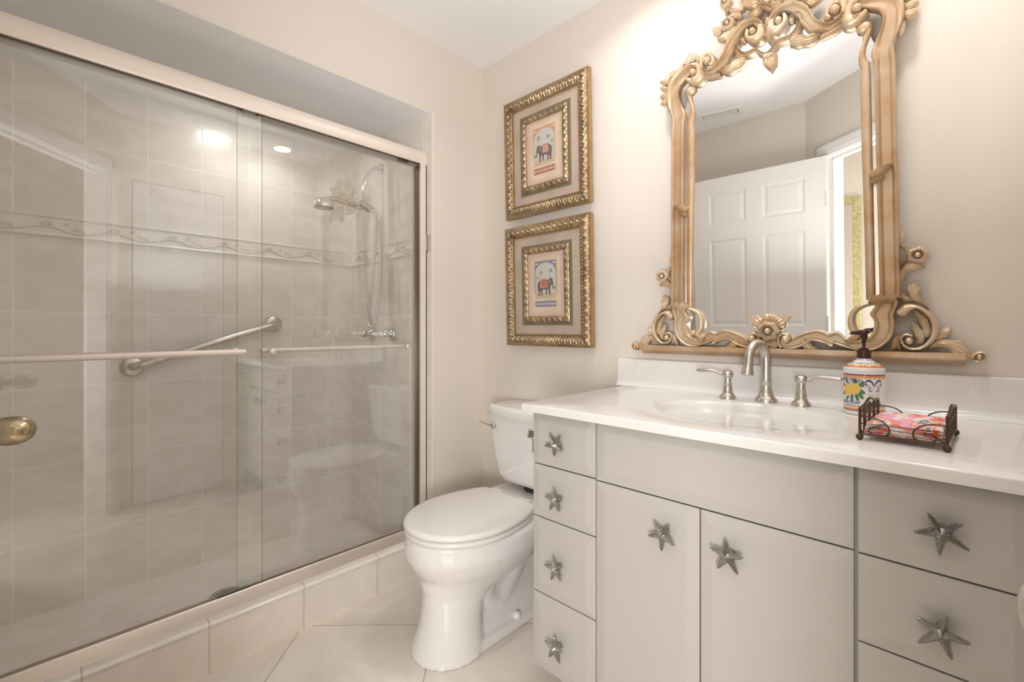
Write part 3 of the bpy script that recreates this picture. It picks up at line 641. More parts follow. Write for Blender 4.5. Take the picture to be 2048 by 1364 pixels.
for k in range(7): disc('g', -.004 + .0025 * math.cos(k * 1.7), .0745 + .004 * math.sin(k * 1.7), .0052, .0016, k * .9, .0005 + k * .00003)
stroke('g', [(-.012, .074), (-.006, .079), (.003, .080), (.008, .083)], .0009)
# little scallops in the bands and on the shoulder
nb = 26
for i in range(nb):
    s_ = -PI * .0538 + 2 * PI * .0538 * i / nb
    spiral('r', s_, .0895, .0019, 0, .8, .0004); stroke('r', [(s_ + .002, .0880), (s_ + .005, .0905), (s_ + .008, .0885)], .0004)
    spiral('r', s_, .0195, .0017, 0, .8, .0004)
for i in range(10):
    s_ = -PI * .04 + 2 * PI * .04 * i / 10
    stroke('n', [(s_ - .010, .1205), (s_ - .004, .1222), (s_, .1250), (s_ + .004, .1222), (s_ + .010, .1205)], .00035, .0006, cone)
    disc('r', s_ + .002, .1165, .0020, .0012, 0, .0006, cone); disc('r', s_ - .006, .1165, .0016, .0010, 0, .0006, cone); disc('g', s_ + .012, .1232, .0030, .0012, .5, .0008, cone)
for k, mi in zip('wnoygrsp', (0, 1, 2, 5, 6, 7, 3, 4)):
    body_m.mi = mi; body_m.add(art[k].v, art[k].f)

def text_mesh(s_, size):
    cu = bpy.data.curves.new('t', 'FONT'); cu.body = s_; cu.size = size; cu.align_x = 'CENTER'; cu.resolution_u = 3; cu.offset = size * .012
    ob = bpy.data.objects.new('t', cu); COL.objects.link(ob); dg = bpy.context.evaluated_depsgraph_get(); me = bpy.data.meshes.new_from_object(ob.evaluated_get(dg))
    v = [tuple(a.co) for a in me.vertices]; f = [tuple(p.vertices) for p in me.polygons]
    bpy.data.objects.remove(ob); bpy.data.curves.remove(cu); bpy.data.meshes.remove(me); return v, f
m = body_m; m.mi = 1
for s_, sz, zc, arc in (('MEYER LEMON', .0112, .0770, .004), ('HAND SOAP', .0108, .0275, -.0005), ('16 FL OZ', .0035, .0242, 0)):
    v, f = text_mesh(s_, sz); hw = max(abs(a[0]) for a in v)
    m.add([bp(LS - .004 + a[0], zc + a[1] + arc * (1 - (a[0] / hw) ** 2) , .0011) for a in v], f)
body_m.build('painted_body', [Cw, Cn, Co, Cs, Cp, Cy, Cg, Cr], bot, angle=50)
pu = empty('pump', (0, 0, .133)); pu.parent = bot
MB().lathe([(.0190, 0), (.0190, .002), (.0186, .003), (.0186, .0195), (.0175, .021), (.0120, .021), (.0120, .0245), (.0100, .0255)], n=36).build('collar', M_['pump'], pu)
MB().lathe([(.0048, .024), (.0048, .038), (.0065, .0395), (.0065, .052)], n=20).build('stem', M_['pump'], pu)
m = MB(); m.lathe([(.0085, .046), (.0100, .048), (.0100, .0585), (.0160, .0600), (.0172, .0630), (.0160, .0665), (.010, .0685), (.001, .069)], n=28)
m.tube([(-.008, -.004, .0615), (-.020, -.010, .0622), (-.030, -.015, .0612), (-.033, -.0165, .0585)], [.0055, .0048, .004, .0033], 12); m.build('nozzle', M_['pump'], pu)

# ------------------------------------------------------------------ napkin basket
BX0, BX1, BY0, BY1 = 1.596, 1.719, -.4755, -.290
bk = empty('napkin_basket', (1.6575, -.383, CT), (0, 0, math.radians(-3.4)), label='brown wire napkin basket with scroll sides on the vanity top', cat='basket')
ox, oy = 1.6575, -.383
for sx in (BX0, BX1):
    e = empty('side_panel', (sx - ox, 0, 0)); e.parent = bk
    m = MB(); y0_, y1_ = BY0 - oy, BY1 - oy
    for yy in (y0_, y1_): m.tube([(0, yy, .008), (0, yy, .060)], .0022, 8)
    m.tube([(0, y0_, .012), (0, y1_, .012)], .0018, 8); m.tube([(0, y0_, .0445), (0, y1_, .0445)], .0014, 8)
    m.tube(catmull([(0, y0_, .060), (0, y0_ * .55, .063), (0, y0_ * .2, .069), (0, 0, .071), (0, y1_ * .2, .069), (0, y1_ * .55, .063), (0, y1_, .060)], 20), .0024, 8)
    for yy in (y0_ * .5, 0, y1_ * .5): m.tube([(0, yy, .012), (0, yy, .064)], .0013, 6)
    m.build('frame', M_['wire'], e)
    m = MB()
    for k in range(8):
        yy = y0_ + (y1_ - y0_) * (k + .5) / 8
        m.tube([(0, yy, .012), (0, yy, .044)], .0008, 6)
        for q in range(6): m.ball((0, yy, .0155 + q * .0052), .0016, n=8, m=5)
    m.tube([(0, y0_, .0285), (0, y1_, .0285)], .0007, 6); m.build('beads', M_['wire'], e)
    m = MB()
    for k in range(8):
        yy = y0_ + (y1_ - y0_) * (k + .5) / 8; h_ = .0525
        for fl in (-1, 1): m.tube([(0, yy + fl * (.0015 + .0055 * math.sin(PI * q / 6)), .0455 + .0155 * q / 6) for q in range(7)], .0008, 6)
        m.tube([(0, yy - .004, .050), (0, yy, .0535), (0, yy + .004, .057)], .0008, 6)
    m.build('leaf_work', M_['wire'], e)
for sx in (BX0, BX1):
    for sy in (BY0, BY1): MB().ball((sx - ox, sy - oy, .0062), .0062, n=16, m=9).build('ball_foot', M_['wire'], bk)
for sy in (BY0, BY1):
    MB().tube([(BX0 - ox, sy - oy, .012), (BX1 - ox, sy - oy, .012)], .0017, 8).build('rail', M_['wire'], bk)
    for fl, xs in ((1, BX0 - ox), (-1, BX1 - ox)):
        pts = [(xs, sy - oy, .0445), (xs + fl * .012, sy - oy, .0455), (xs + fl * .030, sy - oy, .0420), (xs + fl * .043, sy - oy, .031), (xs + fl * .044, sy - oy, .0185), (xs + fl * .034, sy - oy, .0125), (xs + fl * .020, sy - oy, .0135), (xs + fl * .014, sy - oy, .0205), (xs + fl * .020, sy - oy, .0265), (xs + fl * .031, sy - oy, .0275)]
        MB().tube(catmull(pts, 36), .0014, 8).build('scroll', M_['wire'], bk)
m = MB()
for k in range(5): yy = BY0 - oy + (BY1 - BY0) * (k + .5) / 5; m.tube([(BX0 - ox, yy, .012), (BX1 - ox, yy, .012)], .0011, 6)
m.build('base_wires', M_['wire'], bk)
def floral(seed, base):
    m = bpy.data.materials.new('floral_print'); m.use_nodes = True; nt = m.node_tree; b = nt.nodes['Principled BSDF']; N = nt.nodes.new; L = nt.links.new
    b.inputs['Roughness'].default_value = .75
    tc = N('ShaderNodeTexCoord'); mp = N('ShaderNodeMapping'); mp.inputs['Rotation'].default_value = (0, 0, .5); mp.inputs['Scale'].default_value = (1.0, .45, 1.0); mp.inputs['Location'].default_value = (seed, seed * 2, 0)
    L(tc.outputs['Object'], mp.inputs[0])
    no = N('ShaderNodeTexNoise'); no.inputs['Scale'].default_value = 22; no.inputs['Detail'].default_value = 1.5; no.inputs['Distortion'].default_value = 1.2; L(mp.outputs[0], no.inputs['Vector'])
    cr = N('ShaderNodeValToRGB'); cr.color_ramp.interpolation = 'CONSTANT'; e = cr.color_ramp.elements
    cols = [(0, base), (.42, (.82, .30, .36)), (.465, (.76, .15, .10)), (.50, (.84, .40, .20)), (.535, (.80, .74, .68)), (.56, (.86, .50, .50)), (.60, (.24, .30, .36)), (.625, (.25, .31, .17))]
    e[0].position = 0; e[0].color = (*cols[0][1], 1); e[1].position = cols[1][0]; e[1].color = (*cols[1][1], 1)
    for p_, c_ in cols[2:]: q = e.new(p_); q.color = (*c_, 1)
    L(no.outputs['Fac'], cr.inputs['Fac'])
    n2 = N('ShaderNodeTexNoise'); n2.inputs['Scale'].default_value = 60; n2.inputs['Detail'].default_value = 1; L(mp.outputs[0], n2.inputs['Vector'])
    gt = N('ShaderNodeMath'); gt.operation = 'GREATER_THAN'; gt.inputs[1].default_value = .60; L(n2.outputs['Fac'], gt.inputs[0])
    mx = N('ShaderNodeMix'); mx.data_type = 'RGBA'; L(gt.outputs[0], mx.inputs['Factor']); L(cr.outputs['Color'], mx.inputs['A']); mx.inputs['B'].default_value = (.82, .76, .72, 1)
    L(mx.outputs['Result'], b.inputs['Base Color']); return m
for k, (lab, base) in enumerate((('folded floral paper napkin at the bottom of the pile in the wire basket', (.80, .62, .54)), ('folded floral paper napkin in the middle of the pile in the wire basket', (.78, .16, .10)), ('folded pink and coral floral napkin on top of the pile in the wire basket', (.86, .40, .46)))):
    nk = empty('paper_napkin', (1.6568 + .0008 * k, -.380, CT + .0134 + .0071 * k), (0, 0, math.radians(-3.4) + .012 * (k - 1)), label=lab, cat='napkin', group='floral paper napkins in the wire basket')
    nk.scale = (1, 1, .78)
    # a folded sheet: three plies joined by rounded folds along the front edge
    m = MB(); hw, hl = .0548, .086 - .001 * k; rows = []
    for yy in [-hl + 2 * hl * i / 22 for i in range(23)]:
        sag = .0014 * math.sin(yy * 60 + k) ; prof_ = []
        for (x, z) in ((-hw, .0008), (-hw + .002, 0), (hw - .002, 0), (hw, .0012), (hw - .002, .0026), (-hw + .003, .0028), (-hw + .001, .0036), (-hw + .003, .0044), (hw - .003, .0048), (hw - .001, .0056), (hw - .004, .0072), (0, .0086), (-hw + .004, .0074), (-hw, .0058)):
            prof_.append((x, yy + .0006 * math.sin(x * 140), z + (.0006 * math.sin(x * 90 + yy * 70 + k) + .0004 * sag if z > .006 else 0)))
        rows.append(prof_)
    m.grid(rows, True, True, True); m.build('napkin_sheet', floral(k * 3.1 + 1, base), nk, angle=60)

# ------------------------------------------------------------------ the door that stands open beside the camera
HG = (1.188, -1.700); DW = .765; FE = (.425, -1.663)
ang = math.atan2(FE[1] - HG[1], FE[0] - HG[0])
dl = empty('door_leaf', (HG[0], HG[1], 0), (0, 0, ang), label='white six-panel door standing open against the wall, seen in the mirror', cat='door')
# local: x from hinge to free edge, y negative is the face toward the mirror (after rotation)
def door_panel_faces(m, y, s):
    pass
m = MB(); th = .035
stiles = []
xs = [0, .105, .335, .43, .66, DW]; zs = [.01, .22, .90, 1.04, 1.615, 1.72, 1.93, 2.03]
# core sheet, then stiles and rails standing proud of it, then raised fields
yf0, yf1 = 0, th
m.box(0, DW, yf0 + .009, yf1 - .009, .01, 2.03)
for (x0, x1) in ((0, xs[1]), (xs[2], xs[3]), (xs[4], DW)): m.box(x0, x1, yf0, yf1, .01, 2.03)
for (z0, z1) in ((.01, zs[1]), (zs[2], zs[3]), (zs[4], zs[5]), (zs[6], 2.03)):
    for (x0, x1) in ((xs[1], xs[2]), (xs[3], xs[4])): m.box(x0, x1, yf0, yf1, z0, z1)
for (x0, x1) in ((xs[1], xs[2]), (xs[3], xs[4])):
    for (z0, z1) in ((zs[1], zs[2]), (zs[3], zs[4]), (zs[5], zs[6])):
        for y_, sg in ((yf0, 1), (yf1, -1)):
            def rg(d_, dy): return [(x0 + d_, y_ + sg * dy, z0 + d_), (x1 - d_, y_ + sg * dy, z0 + d_), (x1 - d_, y_ + sg * dy, z1 - d_), (x0 + d_, y_ + sg * dy, z1 - d_)]
            m.grid([rg(0, .001), rg(.012, .0088), rg(.014, .0088), rg(.034, .002), rg(.035, .002)], True, False, True)
m.build('slab', M_['white'], dl, smooth=False)
for zz in (1.78, 1.05, .28):
    m = MB(); m.tube([(-.004, -.004, zz - .045), (-.004, -.004, zz + .045)], .0065, 12); m.box(0, .028, -.0015, .0, zz - .045, zz + .045); m.build('hinge', M_['white'], dl)
kn = empty('door_knob', (DW - .068, 0, .925)); kn.parent = dl
KS = 1 if math.sin(ang) * 0 + 1 else 1

KX = DW - .068
MB().lathe([(.032, 0), (.033, -.003), (.029, -.007), (.016, -.010), (.011, -.014)], (0, 0, 0), 30, 'y').build('rosette', M_['brass'], kn)
MB().lathe([(.0095, -.012), (.0105, -.022), (.0125, -.027), (.0175, -.033), (.0228, -.041), (.0255, -.050), (.0265, -.059), (.0255, -.068), (.0222, -.077), (.0170, -.084), (.0100, -.0885), (.001, -.090)], (0, 0, 0), 40, 'y').build('egg_knob', M_['brass'], kn)

# linen closet door in the right wall; its knob just reaches the picture's right edge
cd = empty('closet_door', (XR, -.92, 0), label='flat white closet door at the right edge, only its satin knob shows', cat='door')
MB().box(.0, .035, -.245, .245, .01, 2.03).build('slab', M_['white'], cd, smooth=False, bevel=.003)
ck = empty('closet_knob', (.0, -.150, .905)); ck.parent = cd
MB().lathe([(.026, 0), (.026, -.003), (.018, -.006), (.010, -.010), (.009, -.040), (.018, -.048), (.025, -.060), (.0275, -.071), (.024, -.082), (.014, -.089), (.001, -.091)], (0, 0, 0), 32, 'x').build('round_knob', M_['nickel'], ck)

# ------------------------------------------------------------------ ceiling fittings
vt = empty('exhaust_vent', (.63, -1.632, CZ), (0, 0, math.radians(-12)), label='white rectangular air vent in the ceiling above the open door, seen in the mirror', cat='vent')
MB().box(-.135, .135, -.072, .072, -.008, 0).build('frame', M_['plastic'], vt, smooth=False, bevel=.003)
m = MB()
for i in range(5): m.box(-.100, .100, -.030 + i * .013, -.024 + i * .013, -.014, -.008)
m.build('louver', M_['plastic'], vt, smooth=False)
MB().box(-.105, .105, -.034, .034, -.0085, -.0075).build('slot', mat('vent_slot', (.25, .24, .23), .7), vt, smooth=False)
cn = empty('shower_fill_light', (-.50, -.95, 2.0965), label='small round fill light added inside the shower, hidden behind the glass door header', cat='ceiling light')  # made-up fixture for the shower fill lamp, out of sight behind the header
MB().lathe([(.072, 0), (.084, 0), (.084, .003), (.072, .003)], n=36, hollow=True).build('trim_ring', M_['plastic'], cn)
MB().lathe([(.001, 0), (.071, 0), (.071, .002), (.001, .002)], n=36).build('lens', emit('shower_fill_glow', (1, .96, .92), 3), cn)
glow = emit('lamp_glow', (1, .93, .84), 7)
for i, (x, y) in enumerate(CANS):
    cn = empty('recessed_light', (x, y, CZ), label=('recessed ceiling spot above the vanity, the one nearer the toilet', 'recessed ceiling spot above the vanity, the one nearer the soap bottle')[i], cat='ceiling light', group='recessed ceiling spots over the vanity')
    MB().lathe([(.056, -.004), (.078, -.005), (.082, -.003), (.082, 0), (.056, 0)], n=40, hollow=True).build('trim_ring', M_['plastic'], cn)
    MB().lathe([(.001, -.0030), (.055, -.0030), (.055, -.002), (.001, -.002)], n=36).build('bulb', glow, cn)
for nm, x, y, r, lab in (('hall_fill_light', 1.85, -2.25, .22, 'round white fill light added on the hallway ceiling'),):  # made-up fixture for the added hallway fill lamp
    cn = empty(nm, (x, y, CZ), label=lab, cat='ceiling light')
    MB().lathe([(r, 0), (r + .01, -.004), (r + .01, -.010), (r, -.012)], n=40, hollow=True).build('rim', M_['plastic'], cn)
    MB().lathe([(r - .004, -.010), (r * .8, -.0125), (.001, -.0135)], n=40).build('diffuser', emit('hall_fill_glow', (1, .95, .9), 3), cn)
# gold framed mirror in the hallway
hm_ = empty('hall_mirror', (.90, -3.0, 1.38), label='gold framed rectangular hall mirror beyond the doorway, seen reflected', cat='mirror')
MB().box(-.26, .26, .004, .010, -.57, .57).build('glass', M_['mirror'], hm_, smooth=False)
gold2 = mat('speckled_gold', (.55, .50, .25), .35, .4, var=.25, vscale=60)
m = MB(); W_, H_ = .305, .616
for sg in (-1, 1):
    for a, b in (((sg * W_, -H_), (sg * W_, H_)),):
        m.box(min(sg * W_, sg * (W_ - .055)), max(sg * W_, sg * (W_ - .055)), .001, .028, -H_, H_)
    m.box(-W_ + .055, W_ - .055, .001, .028, min(sg * H_, sg * (H_ - .055)), max(sg * H_, sg * (H_ - .055)))
m.build('frame', gold2, hm_, smooth=False, bevel=.006)

# ------------------------------------------------------------------ two framed elephant prints
gold_d = mat('antique_gold_leaf', (.37, .275, .165), .38, .75, var=.35, vscale=25)
gold_b = mat('bronze_gilt_edge', (.42, .26, .12), .4, .7, var=.2, vscale=15)
olive = mat('olive_mat', (.19, .165, .105), .6)
def matboard(name, a, var): return mat(name, a, .8, var=var, vscale=7)
pinkmat = matboard('marbled_pink_mat', (.49, .39, .315), .12); innermat = matboard('rose_print_border', (.60, .45, .365), .10); cream = matboard('cream_print_ground', (.64, .50, .37), .10)
def moulding(m, hw, hh, w, hfun, n_per, y_out):
    """mitred moulding running round a rectangle; hfun(t, s) = height at t across (0 outside..1 inside) and s along"""
    T_ = 13
    for (ax, ay, bx, by) in ((-hw, -hh, hw, -hh), (hw, -hh, hw, hh), (hw, hh, -hw, hh), (-hw, hh, -hw, -hh)):
        L0 = math.hypot(bx - ax, by - ay); dx, dy = (bx - ax) / L0, (by - ay) / L0; nx_, ny_ = -dy, dx
        ns = int(L0 * n_per)
        rows = []
        for i in range(ns + 1):
            row = []
            for j in range(T_):
                t = j / (T_ - 1); s0, s1 = w * t, L0 - w * t; s = s0 + (s1 - s0) * i / ns
                row.append((ax + dx * s + nx_ * w * t, -hfun(t, s), ay + dy * s + ny_ * w * t))
            rows.append([(row[0][0], -.0005, row[0][2])] + row + [(row[-1][0], -y_out, row[-1][2])])
        m.grid(rows)
def outer_h(t, s):
    base = .013 + .011 * math.sin(PI * min(1, t * 1.15)) ** .8
    if t < .12: return .015
    if t > .86: return .014 - .004 * (t > .95)
    k = s / .030; q = math.sin(2 * PI * k * 2 + 3.0 * math.sin(PI * t)) ; r2 = math.cos(2 * PI * k); lf = abs(math.sin(PI * k * 2 - 2.4 * (t - .5))) ** .5
    return base - .004 + .0050 * lf * math.sin(PI * t) + .0026 * q * (t > .2) + .0024 * r2 * math.cos(4 * PI * t)
def inner_h(t, s):
    if t < .15 or t > .9: return .010
    return .0115 + .0075 * math.sin(PI * t) * (1 + .45 * math.sin(2 * PI * (s / .030 + t * .55)))
def poly(m, pts, y): m.add([(p[0], y, p[1]) for p in pts], [tuple(range(len(pts)))])
c_ = lambda n, a: mat(n, a, .75)
PRM = dict(grey=c_('print_sky', (0.511, 0.505, 0.454)), brown=c_('print_elephant', (0.169, 0.121, 0.105)), red=c_('print_red', (0.386, 0.152, 0.114)), orange=c_('print_orange', (0.54, 0.3, 0.192)), blue=c_('print_violet_blue', (0.224, 0.217, 0.293)), green=c_('print_palm', (0.224, 0.249, 0.205)), sand=c_('print_sand', (0.509, 0.408, 0.301)), pale=c_('print_pale', (0.623, 0.573, 0.497)))
EL = [(-.040, .005), (-.036, .016), (-.026, .023), (-.010, .026), (.006, .024), (.015, .022), (.020, .027), (.027, .029), (.034, .026), (.038, .018), (.039, .008), (.0385, -.001), (.041, -.007), (.045, -.006), (.047, .000), (.049, -.001), (.048, -.009), (.042, -.013), (.036, -.010), (.0345, -.001), (.031, .004), (.027, .000), (.024, -.006), (.0245, -.020), (.0255, -.032), (.0175, -.032), (.0165, -.020), (.014, -.011), (.008, -.011), (.0085, -.022), (.009, -.031), (.002, -.031), (.0015, -.020), (-.001, -.011), (-.014, -.012), (-.016, -.022), (-.014, -.034), (-.021, -.034), (-.022, -.022), (-.024, -.014), (-.028, -.022), (-.028, -.034), (-.036, -.034), (-.036, -.020), (-.039, -.006)]
def picture(name, u0, u1, v0, v1, label, flip, c1, c2, blanket, trim, Y0_):
    Tt = math.radians(1.5); hw, hh = (u1 - u0) / 2, (v1 - v0) / 2; vc = (v0 + v1) / 2
    # the print hangs from its top and leans out a little; origin at its middle
    o = empty(name, ((u0 + u1) / 2, Y0_, 1.03 + vc), (Tt, 0, 0), label=label, cat='framed picture', group='framed elephant prints over the toilet')
    m = MB(); moulding(m, hw, hh, .045, outer_h, 620, .004); m.build('outer_frame', gold_d, o, angle=70)
    m = MB()
    for sg in (-1, 1):
        m.box(min(sg * hw, sg * (hw + .004)), max(sg * hw, sg * (hw + .004)), -.013, .010, -hh - .004, hh + .004); m.box(-hw, hw, -.013, .010, min(sg * hh, sg * (hh + .004)), max(sg * hh, sg * (hh + .004)))
        m.box(min(sg * (hw - .045), sg * (hw - .049)), max(sg * (hw - .045), sg * (hw - .049)), -.011, .0, -hh + .045, hh - .045); m.box(-hw + .049, hw - .049, -.011, 0, min(sg * (hh - .045), sg * (hh - .049)), max(sg * (hh - .045), sg * (hh - .049)))
    m.build('gilt_edge', gold_b, o, smooth=False)
    MB().box(-hw + .01, hw - .01, -.004, .006, -hh + .01, hh - .01).build('mat_board', pinkmat, o, smooth=False)
    iw, ih = .1415, .1785
    MB().box(-iw, iw, -.006, -.004, -ih, ih).build('olive_fillet', olive, o, smooth=False)
    m = MB(); moulding(m, iw - .011, ih - .011, .030, inner_h, 500, .005); m.build('inner_frame', gold_d, o, angle=70)
    pm = MB().box(-.104, .104, -.0085, -.005, -.141, .141); pms = [innermat]
    f = -1 if flip else 1
    def use(mt):
        if mt not in pms: pms.append(mt)
        pm.mi = pms.index(mt)
    def art_(nm, pts, y, mt):
        use(mt); poly(pm, [(p[0] * f, p[1]) for p in pts], -.0085 - y)
    def rc(a, b, c, d): return [(a, c), (b, c), (b, d), (a, d)]
    art_('ground', rc(-.082, .082, -.120, .122), .0001, cream)
    art_('spandrel', rc(-.062, .062, -.038, .103), .0002, c1)
    art_('sky', [(-.058, -.060), (.058, -.060), (.058, .045)] + [(.058 * math.cos(a) * (1 if abs(math.cos(a)) > .6 else .98), .045 + .050 * math.sin(a) ** .85) for a in [PI * k / 16 for k in range(1, 16)]] + [(-.058, .045)], .0003, PRM['grey'])
    art_('sand', [(-.058, -.062), (.058, -.062), (.058, -.044), (.020, -.036), (-.020, -.040), (-.058, -.034)], .0004, PRM['sand'])
    art_('band', rc(-.060, .060, -.098, -.072), .0003, c2)
    for px_, pz_, s_ in ((-.028, .052, .8), (.026, .056, 1.0), (-.048, .030, .6)):
        m = pm; use(PRM['green'])
        poly(m, [(f * (px_ - .0009), -.03), (f * (px_ + .0009), -.03), (f * (px_ + .0006), pz_), (f * (px_ - .0006), pz_)], -.0085 - .0005)
        for q in range(9):
            a = -.5 + q * .52; L_ = .017 * s_
            m.add([(f * px_, -.0091, pz_), (f * (px_ + L_ * .5 * math.cos(a) - .0018 * math.sin(a)), -.0091, pz_ + L_ * .5 * math.sin(a) + .0018 * math.cos(a) + .002), (f * (px_ + L_ * math.cos(a)), -.0091, pz_ + L_ * math.sin(a) - .003), (f * (px_ + L_ * .5 * math.cos(a)), -.0091, pz_ + L_ * .5 * math.sin(a) - .001)], [(0, 1, 2, 3)])
    art_('elephant', [(p[0] * 1.12, p[1] * 1.2 - .008) for p in EL], .0010, PRM['brown'])
    art_('ear', [(x * 1.1, z * 1.2 - .008) for x, z in ((.016, .022), (.024, .024), (.028, .014), (.024, .006), (.018, .008))], .0012, mat('print_ear', (.28, .19, .15), .75))
    art_('blanket', [(x * 1.12, z * 1.2 - .008) for x, z in ((-.022, .0255), (-.008, .0285), (.008, .0265), (.011, .010), (.010, -.004), (-.012, -.006), (-.026, -.004), (-.026, .010))], .0013, trim)
    art_('blanket_field', [(x * 1.12, z * 1.2 - .008) for x, z in ((-.018, .023), (-.006, .025), (.006, .023), (.007, .010), (.006, .000), (-.010, -.002), (-.021, .000), (-.021, .010))], .0014, blanket)
    # little ornaments in the spandrels and the band
    m = pm; use(PRM['pale'])
    for k in range(9):
        cx = -.052 + k * .013; poly(m, [(cx, -.092), (cx + .0045, -.085), (cx, -.078), (cx - .0045, -.085)], -.0085 - .0005)
    for sx in (-1, 1):
        for q in range(3): poly(m, [(sx * (.054 - q * .006), .097 - q * .0), (sx * (.050 - q * .006), .091), (sx * (.054 - q * .006), .085 + q * .003), (sx * (.058 - q * .006), .091)], -.0085 - .0005)
    pm.build('print', pms, o, smooth=False)
    return o
picture('framed_print', .207, .673, .592, 1.122, 'gold framed print of an elephant facing left, hung above the other', True, PRM['orange'], PRM['red'], PRM['orange'], PRM['blue'], -.0375)
picture('framed_print', .207, .677, .006, .540, 'gold framed print of an elephant facing right under a red blanket, hung below the other', False, PRM['blue'], PRM['blue'], PRM['red'], PRM['orange'], -.030)

# ------------------------------------------------------------------ the carved gilt mirror
XC = 1.318; TL = math.radians(1.5)
gm = empty('carved_mirror', (XC, -.014, 1.04), (TL, 0, 0), label='large ornate carved gilt wood mirror hanging above the sink', cat='mirror')
def gilt(name, c1, c2, c3, rough, metal):
    m = bpy.data.materials.new(name); m.use_nodes = True; nt = m.node_tree; b = nt.nodes['Principled BSDF']; N = nt.nodes.new; L = nt.links.new
    tc = N('ShaderNodeTexCoord'); no = N('ShaderNodeTexNoise'); no.inputs['Scale'].default_value = 9; no.inputs['Detail'].default_value = 7; no.inputs['Roughness'].default_value = .65; L(tc.outputs['Object'], no.inputs['Vector'])
    cr = N('ShaderNodeValToRGB'); e = cr.color_ramp.elements; e[0].position = .30; e[0].color = (*c1, 1); e[1].position = .72; e[1].color = (*c3, 1); q = e.new(.5); q.color = (*c2, 1)
    L(no.outputs['Fac'], cr.inputs['Fac']); L(cr.outputs['Color'], b.inputs['Base Color']); b.inputs['Metallic'].default_value = metal; b.inputs['Roughness'].default_value = rough
    n2 = N('ShaderNodeTexNoise'); n2.inputs['Scale'].default_value = 120; L(tc.outputs['Object'], n2.inputs['Vector'])
    bp_ = N('ShaderNodeBump'); bp_.inputs['Strength'].default_value = .18; bp_.inputs['Distance'].default_value = .001; L(n2.outputs['Fac'], bp_.inputs['Height']); L(bp_.outputs['Normal'], b.inputs['Normal'])
    return m
g_rail = gilt('worn_bronze_gilding', (.43, .26, .14), (.55, .38, .235), (.63, .51, .39), .35, .42)
g_orn = gilt('pale_gold_gilding', (.52, .35, .20), (.66, .50, .33), (.78, .68, .54), .32, .40)
